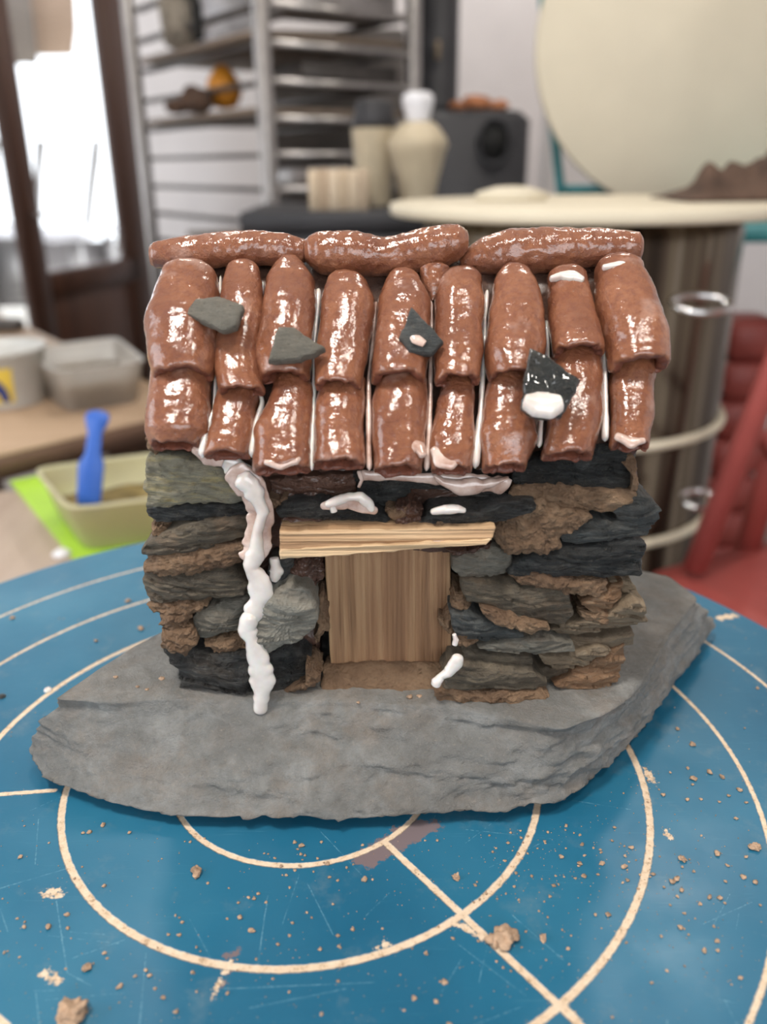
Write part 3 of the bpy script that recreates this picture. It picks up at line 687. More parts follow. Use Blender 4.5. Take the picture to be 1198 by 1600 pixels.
tile([(424, 655, 705), (470, 668, 690)], .0005, .0005, 71, name='roof_tile')

def ridge(path, seed, Y=.3165):
    """roll lying across the ridge; path (x, ytop, ybottom)"""
    so = Vector((seed*4.3, 1, 2)); K = 110; N = 64
    xs = [p[0] for p in path]
    def at(s):
        x = xs[0]+(xs[-1]-xs[0])*s; yt = np.interp(x, xs, [p[1] for p in path]); yb = np.interp(x, xs, [p[2] for p in path]); return x, yt, yb
    vs = []; nr = 0
    L = [(0, .05, -.0012), (0, .5, -.0012), (0, .8, -.0008), (.004, .93, 0)]+[(j/K, 1, 0) for j in range(1, K)]+[(.996, .94, 0), (1, .82, .0006), (1, .5, .0010), (1, .05, .001)]
    for s, k, e in L:
        x, yt, yb = at(s); c = P(x, (yt+yb)/2, Y); r = (yb-yt)/2/F*depth(c)*k
        for i in range(N):
            a = 2*PI*i/N; d = Vector((0, math.cos(a)*1.05, math.sin(a)))
            q = c+d*r+Vector((e, 0, 0)); q += d*(fbm(q*40+so, 2)*.0013+fbm(q*320+so, 4)*.00035)*k; vs.append(q)
        nr += 1
    return obj('ridge_tile', vs, rings_faces(nr, N), 'tile', H)
ridge([(240, 380, 418), (280, 370, 422), (340, 362, 418), (400, 360, 412), (450, 364, 412), (478, 374, 410)], 1)
ridge([(481, 370, 414), (500, 364, 428), (560, 363, 432), (600, 370, 430), (640, 362, 430), (690, 349, 424), (715, 348, 412), (727, 355, 400)], 2, .3150)
ridge([(722, 392, 424), (750, 374, 428), (800, 360, 430), (860, 357, 426), (920, 359, 418), (970, 363, 412), (997, 364, 410)], 3, .3170)

# ------------------------------------------------------------------ milky glaze
def strip(path, plane, thick, mat='milk', seed=0, label=None, name='glaze_run', kk=.5, parent=None):
    N = 24; K = 60; vs = []; nr = 0; so = Vector((seed, 2, 3)); pts = [(Vector((p[0], p[1], 0)), p[2]) for p in path]
    ds = [0]
    for i in range(1, len(pts)): ds.append(ds[-1]+(pts[i][0]-pts[i-1][0]).length)
    def at(s):
        u = s*ds[-1]; x = np.interp(u, ds, [p[0].x for p in pts]); y = np.interp(u, ds, [p[0].y for p in pts]); w_ = np.interp(u, ds, [p[1] for p in pts]); return float(x), float(y), float(w_)
    for j in range(K+1):
        s = j/K; x, y, w_ = at(s); x2, y2, _ = at(min(1, s+.04)); x1, y1, _ = at(max(0, s-.04))
        c = plane(x, y); tg = (plane(x2, y2)-plane(x1, y1)).normalized()
        nr_ = plane.n; side = tg.cross(nr_).normalized()
        k = min(1, math.sqrt(max(0, 1-(1-min(s, 1-s)*K/3)**2)) if min(s, 1-s)*K/3 < 1 else 1); k = max(k, .05)
        hw = w_/F*depth(c)/2*k*(1+kk*fbm(c*110+so, 2)+kk*.35*fbm(c*330+so, 2)); th = thick*min(1, w_/22+.3)*k
        for i in range(N):
            a = 2*PI*i/N; vs.append(c+side*math.cos(a)*hw+nr_*(math.sin(a) if math.sin(a) > 0 else math.sin(a)*.6)*th)
        nr += 1
    return obj(name, vs, rings_faces(nr, N), mat, parent or H, label=label)
class WallPl:
    def __init__(s, Y): s.Y = Y; s.n = Vector((0, -1, 0))
    def __call__(s, x, y): return P(x, y, s.Y)
class RoofPl:
    def __init__(s, l): s.l = l; s.n = RN
    def __call__(s, x, y): return R(x, y, s.l)
class SlabPl:
    def __init__(s, z): s.z = z; s.n = Vector((0, -.5, .87)).normalized()
    def __call__(s, x, y): return G(x, y, s.z)
strip([(372, 742, 26), (392, 760, 46), (402, 780, 28), (411, 800, 24), (402, 830, 20), (400, 862, 26), (392, 885, 34), (404, 905, 34), (408, 930, 36), (398, 955, 28), (388, 985, 16)], WallPl(.2655), .0024, seed=1, label='long white glaze run down the left wall')
strip([(392, 955, 20), (386, 982, 24), (396, 1005, 28), (404, 1030, 38), (410, 1060, 40), (409, 1085, 32), (407, 1102, 33), (407, 1114, 30)], WallPl(.2645), .0030, seed=2, label='fat white glaze drop on the slate')
strip([(330, 705, 10), (360, 725, 30), (380, 745, 34), (400, 765, 20)], WallPl(.2700), .002, seed=3)
strip([(428, 870, 12), (432, 892, 20), (428, 908, 10)], WallPl(.2700), .002, seed=4)
strip([(507, 789, 8), (520, 785, 14), (545, 776, 18), (563, 776, 18), (577, 788, 12), (582, 800, 6)], WallPl(.2640), .0018, seed=5, label='white glaze blot above the lintel')
strip([(518, 788, 8), (522, 800, 10)], WallPl(.2640), .0015, seed=6)
strip([(672, 800, 8), (695, 796, 15), (715, 795, 15), (728, 798, 8)], WallPl(.2620), .0018, seed=7, label='white glaze blot above the lintel')
strip([(670, 848, 6), (695, 848, 10), (728, 848, 8)], WallPl(.2600), .0004, 'thin', seed=8)
strip([(676, 740, 8), (690, 752, 14), (720, 762, 24), (750, 758, 24), (775, 752, 16), (795, 745, 8)], WallPl(.2700), .002, 'thin', seed=9)
strip([(709, 990, 8), (712, 1000, 10), (710, 1008, 8)], WallPl(.2640), .0015, seed=10)
strip([(717, 1022, 10), (712, 1036, 20), (700, 1050, 16), (690, 1056, 10), (682, 1065, 18), (680, 1072, 14)], WallPl(.2610), .0022, seed=11, label='white glaze drip beside the door foot')
strip([(560, 735, 10), (565, 750, 8), (560, 762, 6)], WallPl(.2690), .001, 'thin', seed=12)
strip([(360, 730, 30), (395, 765, 60), (408, 800, 34), (400, 860, 40), (385, 880, 44)], WallPl(.2675), .0012, 'thin', seed=51, kk=.35)
strip([(500, 792, 10), (545, 782, 34), (590, 800, 12)], WallPl(.2648), .0008, 'thin', seed=52, kk=.35)
strip([(560, 742, 20), (620, 745, 12), (690, 748, 20), (780, 758, 30), (800, 750, 10)], WallPl(.2722), .0012, 'thin', seed=53, kk=.35)
strip([(300, 700, 10), (325, 712, 30), (350, 722, 20)], WallPl(.2680), .0014, 'thin', seed=54, kk=.5)
gaps = [
 [(345, 430, 6), (344, 500, 5), (338, 560, 7), (337, 600, 7), (336, 640, 8), (322, 680, 12), (315, 716, 16)],
 [(412, 440, 5), (405, 500, 7), (398, 560, 7), (402, 594, 7), (410, 630, 9), (400, 665, 10), (393, 715, 13)],
 [(498, 450, 12), (496, 490, 9), (491, 540, 6), (491, 600, 8), (490, 650, 8), (487, 700, 9), (487, 736, 8)],
 [(588, 470, 6), (583, 530, 6), (576, 590, 7), (576, 650, 9), (576, 700, 9), (577, 736, 9)],
 [(673, 470, 8), (674, 520, 8), (673, 570, 8), (672, 620, 9), (670, 680, 9), (666, 736, 10)],
 [(761, 452, 8), (757, 500, 8), (756, 560, 9), (753, 600, 8), (750, 650, 11), (744, 700, 14), (742, 732, 14)],
 [(852, 500, 8), (855, 560, 8), (851, 600, 8), (845, 650, 9), (842, 700, 8)],
 [(930, 520, 8), (943, 560, 10), (944, 600, 10), (945, 650, 11), (945, 690, 12)]]
for i, g_ in enumerate(gaps): strip(g_, RoofPl(.0030), .0026, 'thin' if i in (3, 4) else 'milk', seed=20+i, kk=.25)
strip([(858, 437, 10), (875, 433, 18), (895, 433, 18), (912, 440, 10)], RoofPl(.0098), .0022, seed=31, parent=TU[7], label='white glaze on the upper tile end')
strip([(940, 419, 8), (965, 416, 14), (990, 416, 10)], RoofPl(.0105), .0022, seed=32, parent=TU[8])
strip([(412, 722, 10), (440, 724, 24), (462, 720, 18), (470, 715, 8)], RoofPl(.0085), .0012, 'thin', seed=33, parent=TL[2])
strip([(612, 690, 10), (635, 692, 30), (655, 700, 24), (662, 715, 12)], RoofPl(.0082), .0014, 'thin', seed=34, parent=TL[4])
strip([(674, 700, 10), (690, 715, 30), (705, 722, 24), (715, 720, 10)], RoofPl(.0070), .0012, 'thin', seed=35, parent=TL[5])
strip([(960, 680, 10), (985, 692, 24), (1008, 688, 10)], RoofPl(.0078), .0012, 'thin', seed=36, parent=TL[8])

# ------------------------------------------------------------------ slate chips on the roof
def chip(poly, lift, th, mat, seed, label, sl=(0, 0)):
    c = R(sum(p[0] for p in poly)/len(poly), sum(p[1] for p in poly)/len(poly), lift)
    pl = [R(x, y, lift) for x, y in poly]; pl = [p+RN*((p.x-c.x)*sl[0]+((p-c).dot(RUP))*sl[1]) for p in pl]
    n = 90; so = Vector((seed*2.2, 5, 1)); rr = [p+(p-c).normalized()*fbm(p*300+so, 4)*.0005 for p in resample(pl, n, 0)]; vs = []
    L = [(.05, th), (.2, th), (.35, th), (.5, th), (.65, th), (.8, th), (.93, th*.97), (1.0, th*.86), (1.02, th*.5), (1.0, 0), (.9, -th*.2), (.5, -th*.3), (.05, -th*.3)]
    for k, hgt in L:
        for p in rr:
            q = c+(p-c)*k+RN*hgt; q += RN*(fbm(q*90+so, 4)*.0010+fbm(q*400+so, 3)*.0003); vs.append(q)
    return obj('roof_stone', vs, rings_faces(len(L), n), mat, H, label=label)
chip([(306, 468), (340, 467), (384, 487), (374, 522), (352, 528), (330, 516), (293, 493)], .0165, .0035, 'grey', 1, 'flat grey brown stone chip', (.1, -.25))
chip([(437, 519), (462, 520), (508, 548), (490, 558), (470, 566), (421, 571)], .0165, .0032, 'grey', 2, 'triangular grey stone chip', (-.15, .1))
CB = chip([(642, 493), (662, 510), (691, 538), (674, 553), (640, 552), (624, 534)], .0145, .003, 'blue', 3, 'small blue grey chip with milky glaze', (0, .3))
CD = chip([(824, 556), (856, 572), (903, 600), (895, 620), (876, 654), (835, 655), (812, 640), (816, 600)], .0165, .003, 'wetdark', 4, 'black slate chip', (0, .15))
strip([(816, 628, 22), (835, 632, 44), (858, 634, 46), (878, 630, 26)], RoofPl(.0186), .0030, seed=41, label='pooled white glaze drop on the black chip', kk=.05, parent=CD)
strip([(640, 520, 10), (650, 530, 16), (664, 538, 10)], RoofPl(.0172), .0008, 'thin', seed=42, parent=CB)

# ------------------------------------------------------------------ lintel and door
def slatbox(name, front, Y0, Y1, mat, axis, gro, label, nx=90, nz=24):
    # front: 4 px corners tl, tr, br, bl
    tl, tr, br, bl = [P(x, y, Y0) for x, y in front]; vs = []; N2 = (nx+1)*(nz+1)
    for lay in (0, 1):
        for j in range(nz+1):
            for i in range(nx+1):
                u, v = i/nx, j/nz; p = tl.lerp(tr, u).lerp(bl.lerp(br, u), v)
                s = p.x if axis == 2 else p.z; g = fbm(Vector((s*gro, (p.z if axis == 2 else p.x)*6, 4)), 4)
                edge = .0004 if (i in (0, nx) or j in (0, nz)) else 0
                q = Vector((p.x, Y0+g*.0009+edge, p.z)) if lay == 0 else Vector((p.x, Y1, p.z))
                if j in (0, nz): q.z += fbm(Vector((p.x*180, v, 7)), 3)*.0005
                if i in (0, nx): q.x += fbm(Vector((p.z*180, u, 7)), 3)*.0004
                vs.append(q)
    fs = []
    for lay in (0, 1):
        for j in range(nz):
            for i in range(nx):
                a = lay*N2+j*(nx+1)+i; fs.append((a, a+1, a+nx+2, a+nx+1))
    for i in range(nx):
        fs.append((i, i+1, N2+i+1, N2+i)); a = nz*(nx+1)+i; fs.append((a, a+1, N2+a+1, N2+a))
    for j in range(nz):
        a = j*(nx+1); fs.append((a, a+nx+1, N2+a+nx+1, N2+a)); a += nx; fs.append((a, a+nx+1, N2+a+nx+1, N2+a))
    return obj(name, vs, fs, mat, H, label=label, smooth=False)
slatbox('lintel', [(436, 831), (774, 826), (768, 843), (437, 858)], .2596, .2790, 'lintelb', 0, 520, 'split wood lintel', 140, 24)
slatbox('lintel', [(437, 858), (768, 843), (760, 851), (437, 875)], .2588, .2790, 'lintel', 0, 300, 'pale lower strip of the split wood lintel', 120, 10)
slatbox('door', [(507, 862), (703, 858), (706, 1046), (517, 1049)], .2800, .2840, 'doorw', 2, 330, 'plain plank wood door', 140, 12)
rock('door_sill', [P(x, y, .2720) for x, y in [(505, 1056), (590, 1050), (700, 1052), (705, 1085), (600, 1090), (500, 1088)]], .014, 'clay', H, seed=90, amp=.0008, tilt=(0, .9), label='smear of brown clay along the door foot')

# ------------------------------------------------------------------ crumbs of clay on the blue board
def crumb_mesh(name, seed, mat='crumb', n=8, flat=.6, a=10, kn=0):
    vs = []; fs = []; so = Vector((seed*7.7, seed, 2))
    for i in range(1, n):
        for j in range(a):
            th = PI*i/n; ph = 2*PI*j/a; d = Vector((math.sin(th)*math.cos(ph), math.sin(th)*math.sin(ph), math.cos(th)))
            k = .5*(1+.75*fbm(d*1.1+so, 3)+kn*(.45-noise.voronoi(d*1.8+so)[0][0])); vs.append((d.x*k, d.y*k, (d.z*k+.42)*flat))
    me = bpy.data.meshes.new(name); me.from_pydata(vs, [], rings_faces(n-1, a)); me.materials.append(M[mat])
    me.polygons.foreach_set('use_smooth', [True]*len(me.polygons)); return me
M['crumb'] = plain('dried_clay', (.40, .27, .18), .9, sc=300, var=.35, bump=.0006)
meshes = [crumb_mesh('clay_crumb', i) for i in range(6)]
meshes += [crumb_mesh('clay_lump', 20+i, n=26, a=36, kn=.45, flat=.6) for i in range(3)]
slabc = [(p.x, p.y) for p in bot]
def inside(x, y, pl):
    c = False; n = len(pl)
    for i in range(n):
        (x1, y1), (x2, y2) = pl[i], pl[i-1]
        if (y1 > y) != (y2 > y) and x < (x2-x1)*(y-y1)/(y2-y1)+x1: c = not c
    return c
rc = random.Random(11)
grown = [((x-.005)*1.025+.005, (y-.325)*1.05+.325) for x, y in slabc]
def crumb(px, py, size, label, group=None, k=None):
    g = G(px, py, T)
    if inside(g.x, g.y, grown) or math.hypot(g.x-CX, g.y-CY) > RB-.004: return None
    o = bpy.data.objects.new('clay_crumb', meshes[k if k is not None else rc.randrange(6)]); COL.objects.link(o)
    o.location = (g.x, g.y, T); s = size/F*depth(g); o.scale = (s*rc.uniform(.8, 1.25), s*rc.uniform(.8, 1.2), s); o.rotation_euler.z = rc.uniform(0, 6.28)
    return meta(o, label, 'clay crumb', group)
big = [(115, 1588, 42, 'largest brown clay lump on the blue board, at its near left'), (790, 1470, 34, 'knobbly clay lump on the crossing of the scored lines'), (773, 1473, 26, 'smaller clay lump touching the knobbly one at the line crossing'),
       (99, 1256, 14, 'clay crumb at the top end of the scored ring by the slate corner'), (307, 1366, 17, 'star shaped brown clay crumb inside the second scored ring'), (1178, 1326, 16, 'clay crumb near the right picture edge, beyond the third scored ring'),
       (848, 1467, 11, 'clay crumb right of the knobbly clay lump'), (136, 1514, 12, 'clay crumb above the largest lump at near left'), (1066, 1344, 12, 'clay crumb right of the third scored ring, below the bare paint chip'), (712, 1372, 12, 'clay crumb beside the diagonal scored line')]
for i, (x, y, s, lb) in enumerate(big): crumb(x, y, s, lb, k=6+i % 3)
cnt = 0
mid = [(32, 1340), (38, 1449), (76, 1449), (163, 1385), (105, 1430), (163, 1490), (130, 1302), (140, 1301), (202, 1302), (161, 1290), (285, 1442), (263, 1461), (280, 1462), (211, 1526), (228, 1517), (234, 1525), (187, 1542), (375, 1435), (393, 1455), (457, 1443), (528, 1463), (551, 1453), (500, 1484), (530, 1480), (355, 1553), (528, 1534), (275, 1582), (502, 1585), (255, 1560), (460, 1317), (471, 1322), (512, 1350), (570, 1375), (397, 1405), (665, 1490), (647, 1560), (681, 1566), (695, 1535), (702, 1603), (887, 1483), (865, 1385), (975, 1355), (980, 1376), (930, 1430), (912, 1370), (1065, 1392), (1108, 1403), (1124, 1404), (1115, 1448), (1120, 1471), (1121, 1486), (1100, 1486), (1062, 1450), (1157, 1529), (1150, 1280), (1155, 1235), (1138, 1244), (1083, 1218), (1108, 1207), (1128, 1215), (1074, 1250), (1036, 1243), (1165, 1340), (1161, 1371), (1179, 1379), (1056, 1375), (1050, 1379), (940, 1350), (950, 1430), (986, 1325), (905, 1350), (877, 1340), (1120, 1335), (1058, 1140), (1082, 1164), (1074, 1201), (1183, 1076), (1048, 1070), (20, 966), (5, 1088), (75, 1080), (200, 940), (220, 983), (150, 1002)]
for x, y in mid: crumb(x, y, rc.uniform(5, 9), 'small dried clay crumb scattered on the blue board', 'clay crumbs scattered on the blue board'); cnt += 1
while cnt < 285:
    x = rc.uniform(0, 1198); y = 1090+510*rc.random()**.8
    if rc.random() < .35: x, y = rc.gauss(880, 110), rc.gauss(1350, 70)
    elif rc.random() < .25: x, y = rc.gauss(430, 120), rc.gauss(1330, 45)
    if 0 < x < 1198 and y < 1600 and crumb(x, y, rc.uniform(2.6, 5.2), 'small dried clay crumb scattered on the blue board', 'clay crumbs scattered on the blue board'): cnt += 1
# the finest grit: one object
gb = MB()
for i in range(1100):
    x = rc.uniform(-20, 1218); y = 950+650*rc.random()**.7
    if rc.random() < .3: x, y = rc.gauss(880, 140), rc.gauss(1360, 90)
    g = G(x, y, T)
    if inside(g.x, g.y, grown) or math.hypot(g.x-CX, g.y-CY) > RB-.004: continue
    s = rc.uniform(.8, 2.0)/F*depth(g)*.6
    gb.lathe((g.x, g.y, T), [(s*.6, 0), (s, s*.5), (s*.3, s*1.2)], 5)
gb.out('clay_grit', 'crumb', label='fine clay grit dusted over the blue board', cat='clay grit', kind='stuff')
# crumbs lying on the slate
for x, y, s in ((123*1.0+130, 1063, 8), (253, 1062, 6), (181, 1060, 6), (215, 1075, 5), (230, 1080, 6), (640, 1092, 9), (655, 1090, 7), (560, 1100, 5)):
    g = G(x, y, SZ); o = bpy.data.objects.new('clay_crumb', meshes[rc.randrange(6)]); COL.objects.link(o)
    o.location = (g.x, g.y, SZ+.0004); k = s/F*depth(g); o.scale = (k, k, k)
    meta(o, 'clay crumb lying on top of the grey slate slab', 'clay crumb', 'clay crumbs on the slate slab')
# white specks of glaze on the board
for x, y, s, lb in ((75, 1079, 13, 'white glaze spot on the blue board left of the slate'), (3, 1089, 12, 'dark grey pebble at the left end of the blue board')):
    g = G(x, y, T); k = s/F*depth(g)
    MB().lathe((g.x, g.y, T), [(k*.5, 0), (k*.5, k*.12), (k*.35, k*.3), (.0002, k*.36)], 16).out('glaze_spot' if x > 10 else 'pebble', 'milk' if x > 10 else 'dark', label=lb, cat='glaze spot' if x > 10 else 'pebble')

# ------------------------------------------------------------------ things on the tables, left
# lime sheet and food box with the blue tool
gp = [G(x, y, tz) for x, y in [(15, 753), (150, 728), (260, 850), (114, 874)]]
MB().prism([(p.x, p.y) for p in gp], tz, tz+.0015).out('green_sheet', 'green', smooth=False, label='lime green sheet under the food box', cat='sheet')
def boxtub(name, C, z0, h, mat, label, cat, k=.84, th=.003, fill=None, fh=.3, lip=.004):
    c = sum((Vector((x, y, 0)) for x, y in C), Vector())/4
    pl = resample([Vector((x, y, 0)) for x, y in C], 64, 5)
    def rg(f, z): return [Vector((c.x+(p.x-c.x)*f, c.y+(p.y-c.y)*f, z)) for p in pl]
    R_ = (sum((p-c).length for p in pl)/64); e = th/R_
    t_ = empty(name, (c.x, c.y, z0), label, cat)
    vs = rg(.05, z0)+rg(k*.95, z0)+rg(k, z0+.003)+rg(1, z0+h-.004)+rg(1+lip/R_, z0+h-.003)+rg(1+lip/R_, z0+h)+rg(1-e, z0+h)+rg(1-e, z0+h-.004)+rg(k-e, z0+.006)+rg(.05, z0+.005)
    obj('tub_body', vs, rings_faces(10, 64), mat, t_)
    if fill:
        kf = k+(1-k)*fh-e*1.6; vs = []
        for q in (.05, .3, .6, .85, 1): 
            for p in rg(kf*q, z0+h*fh): p.z += fbm(p*40, 3)*h*.18*(1-q*.5); vs.append(p)
        vs = rg((k-e)*.98, z0+.0065)+rg(kf, z0+h*fh*.9)+[vs[64*4+i] for i in range(64)]+[vs[64*3+i] for i in range(64)]+[vs[64*2+i] for i in range(64)]+[vs[64+i] for i in range(64)]+[vs[i] for i in range(64)]
        obj('clay_filling', vs, rings_faces(7, 64), fill, t_)
    return t_
boxtub('food_box', [(-.322, .803), (-.404, .930), (-.268, .985), (-.186, .850)], tz+.0015, .056, 'plastic', 'cloudy yellowish food box of olive clay with a blue tool in it', 'food box', fill='olive', fh=.42)
def tool():
    Y = .865; pts = [(133, 645), (150, 640), (172, 646), (170, 660), (160, 672), (157, 712), (163, 722), (157, 790), (120, 790), (122, 722), (132, 712), (138, 672), (134, 658)]
    f = [P(x, y, Y-.0+(y-720)*-.0002) for x, y in pts]; n = 60; rr = resample(f, n, 1); c = sum(rr, Vector())/n
    vs = []
    for k, d in ((.9, -.002), (1, -.001), (1, .001), (.9, .002)):
        for p in rr: vs.append(c+(p-c)*k+Vector((0, d, 0)))
    return obj('modelling_tool', vs, rings_faces(4, n), 'bluep', label='blue plastic modelling tool standing in the food box', cat='tool')
tool()
g = G(97, 868, tz)
MB().lathe((g.x, g.y, tz), [(.008, 0), (.010, .003), (.005, .007)], 16).out('plaster_lump', 'whitev', label='small white lump on the table beside the lime sheet', cat='lump')
# clear tub of grey slip on the bench
boxtub('clear_tub', [(-.475, 1.225), (-.60, 1.40), (-.47, 1.50), (-.365, 1.30)], bz, .068, 'clear', 'clear plastic tub of grey slip on the tan bench', 'tub', fill='greyc', fh=.5)
g = G(5, 645, bz); cx_, cy_ = g.x-.02, g.y+.065
tb = empty('paint_tub', (cx_, cy_, bz), 'pale tub with yellow and navy print at the picture\'s left edge', 'tub')
def circ(n, r): return [(r*math.cos(2*PI*i/n), r*math.sin(2*PI*i/n)) for i in range(n)]
MB().lathe((cx_, cy_, bz), [(.055, 0), (.058, .004), (.068, .082), (.071, .083), (.071, .09), (.065, .09), (.064, .082), (.052, .07), (.002, .068)], 48).out('tub_body', 'tub', tb)
def curved(a0, a1, z0, z1, r, mat, nm, shape=None):
    n = 16; vs = []; fs = []
    for i in range(n+1):
        a = a0+(a1-a0)*i/n
        for z in (z0, z1):
            rr = r+.0007+.010*z/.082; vs.append((cx_+rr*math.cos(a), cy_+rr*math.sin(a), bz+z))
    for i in range(n): fs.append((2*i, 2*i+2, 2*i+3, 2*i+1))
    return obj(nm, vs, fs, mat, tb)
curved(-2.1, -.95, .012, .066, .0578, 'yellow', 'label')
cr = MB(); n = 24
for i in range(n):
    a = PI*i/(n-1)
for rad0, rad1 in ((.010, .022),):
    vs = []; fs = []
    for i in range(n):
        a = PI*i/(n-1)
        for rr in (rad0, rad1):
            th = -1.42+rr*math.cos(a)/.062; z = .014+rr*1.7*math.sin(a); R2 = .0595+.010*z/.082
            vs.append((cx_+R2*math.cos(th), cy_+R2*math.sin(th), bz+z))
    for i in range(n-1): fs.append((2*i, 2*i+2, 2*i+3, 2*i+1))
    cr.add(vs, fs)
cr.out('label_print', 'navy', tb)
g = G(8, 516, bz); MB().box((g.x-.03, g.y, bz+.012), (.14, .05, .024), bev=.006).out('sponge', 'dsteel', label='dark block at the far left on the tan bench', cat='block')

# ------------------------------------------------------------------ steel rack
rk = empty('tray_rack', (-.28, 2.3, 0), 'tall steel tray rack behind the house, loaded with boards and pans', 'rack')
A = Vector((-.280, 2.3, 0)); ux = Vector((.809, .588, 0)); uy = Vector((-.588, .809, 0)); W_, D_ = .46, .82; ra = math.atan2(.588, .809)
def rb(u, v, z, su, sv, sz, bev=0.0): c = A+ux*u+uy*v; return MB().box((c.x, c.y, z), (su, sv, sz), rz=ra, bev=bev)
for u, v in ((0, 0), (W_, 0), (0, D_), (W_, D_)): rb(u, v, 1.0, .034, .034, 1.98, .004).out('post', 'steel', rk)
lev = [.375+.083*i for i in range(20)]
for z in lev:
    for u in (0.02, W_-.02): rb(u, D_/2, z, .022, D_-.04, .012).out('runner', 'dsteel', rk)
    rb(W_/2, .0, z, W_-.04, .012, .016).out('front_bar', 'steel', rk)
for z in (.1, 1.96): rb(W_/2, D_/2, z, W_, D_, .02).out('rack_shelf', 'dsteel', rk)
def board(z, u0, u1, v0, v1, mat, lb, nm='ware_board', th=.018, grp=None, cat='board'):
    return rb((u0+u1)/2, (v0+v1)/2, z+.006+th/2, u1-u0, v1-v0, th, .003).out(nm, mat, label=lb, cat=cat, group=grp)
board(lev[11]+.005, .0, W_-.0, .03, D_-.05, 'board', 'brown ware board under the orange squash in the tray rack')
board(lev[13]+.01, .0, W_-.0, .03, D_-.05, 'board', 'upper brown ware board in the tray rack, below the grey pots')
board(lev[7], .1, W_-.04, .3, D_-.05, 'board', 'pale brown ware board low in the tray rack, third board down')
for i, z in enumerate((lev[6], lev[8], lev[9], lev[12], lev[14], lev[15])):
    pz = rb((W_)/2+.05, .13, z+.03, W_-.16, .20, .05, .004)
    pz.out('baking_pan', 'dsteel' if i % 2 else 'steel', label='dull steel pan in the tray rack, %s from the bottom' % ('first', 'second', 'third', 'fourth', 'fifth', 'sixth')[i], cat='pan', group='steel pans in the tray rack')
lz_ = P(500, 45, 3.35).z
MB().box(((P(412, 200, 3.4).x+P(632, 200, 3.4).x)/2, 3.55, lz_/2), (P(632, 200, 3.4).x-P(412, 200, 3.4).x, .4, lz_), bev=.01).out('dark_backing', 'dsteel', label='added dark locker behind the tray rack', cat='backing')  # box added to darken the gaps seen between the rack bars
# things on the rack
def at_rack(px, z, v): # point on a shelf under a pixel column
    y = A.y+v; p = P(px, 200, y); return Vector((p.x, y, z))
def lumps(name, cs, mat, label, cat, n=14):
    mb = MB()
    for x, y, z, r, k in cs:
        vs = []; a = 20
        for i in range(1, n):
            for j in range(a):
                th = PI*i/n; ph = 2*PI*j/a; d = Vector((math.sin(th)*math.cos(ph), math.sin(th)*math.sin(ph), math.cos(th)))
                rr = r*(1+.35*fbm(d*1.2+Vector((x*9, y*9, z*9)), 3)); vs.append((x+d.x*rr, y+d.y*rr, z+d.z*rr*k))
        mb.add(vs, rings_faces(n-1, a))
    return mb.out(name, mat, label=label, cat=cat)
z11 = lev[11]+.031
p = at_rack(354, z11, .36)
MB().lathe((p.x, p.y, z11), [(.01, .012), (.035, .018), (.05, .05), (.044, .085), (.028, .108), (.012, .122), (.004, .126)], 28).out('squash', 'orange', label='orange squash on the rack board behind the roof', cat='squash')
lumps('dried_plant', [(p.x-.085, p.y, z11+.035, .042, .8), (p.x-.145, p.y+.03, z11+.02, .033, .6), (p.x-.05, p.y-.075, z11+.028, .035, .8)], 'cloth', 'brown dried plant beside the orange squash on the rack', 'dried plant')
z14 = lev[13]+.036
p = at_rack(296, z14, .42)
MB().lathe((p.x, p.y, z14), [(.03, 0), (.05, .01), (.058, .12), (.05, .12), (.045, .02), (.002, .015)], 28).out('grey_pot', 'greyc', label='grey pot on the upper rack board', cat='pot')
MB().lathe((p.x, p.y, z14+.09), [(.02, 0), (.045, .03), (.05, .10), (.02, .12)], 20).out('dark_bowl', 'black', label='black bowl set into the grey pot on the upper rack board', cat='bowl')
p = at_rack(362, z14, .42); rbx = MB().box((p.x, p.y, z14+.09), (.13, .1, .18), rz=ra, bev=.008); rbx.out('white_box', 'whitev', label='white box on the upper rack board, right of the grey pot', cat='box')
p = at_rack(322, z14, .24); MB().lathe((p.x, p.y, z14), [(.012, 0), (.014, .005), (.014, .08), (.006, .1)], 16).out('dark_bottle', 'black', label='slim dark bottle before the white box on the rack', cat='bottle')
z5 = lev[5]+.01
board(lev[5]-.01, .02, W_-.02, .05, D_-.05, 'dsteel', 'dark board with red tools, lowest visible in the rack')
p = at_rack(330, z5, .35); lumps('dark_clay', [(p.x-.04, p.y, z5+.055, .06, .7), (p.x+.08, p.y+.02, z5+.05, .06, .6), (p.x, p.y+.1, z5+.06, .07, .7)], 'black', 'dark clay heap on the low rack board, above the roof ridge', 'clay heap')
p = at_rack(312, z5, .14); MB().box((p.x, p.y, z5+.03), (.09, .05, .022), bev=.006).out('red_tool', 'red', label='red tool, left of two on the low rack board', cat='tool')
p = at_rack(366, z5, .14); MB().box((p.x, p.y, z5+.03), (.045, .05, .024), bev=.006).out('red_tool', 'red', label='small red tool, right of two on the low rack board', cat='tool')

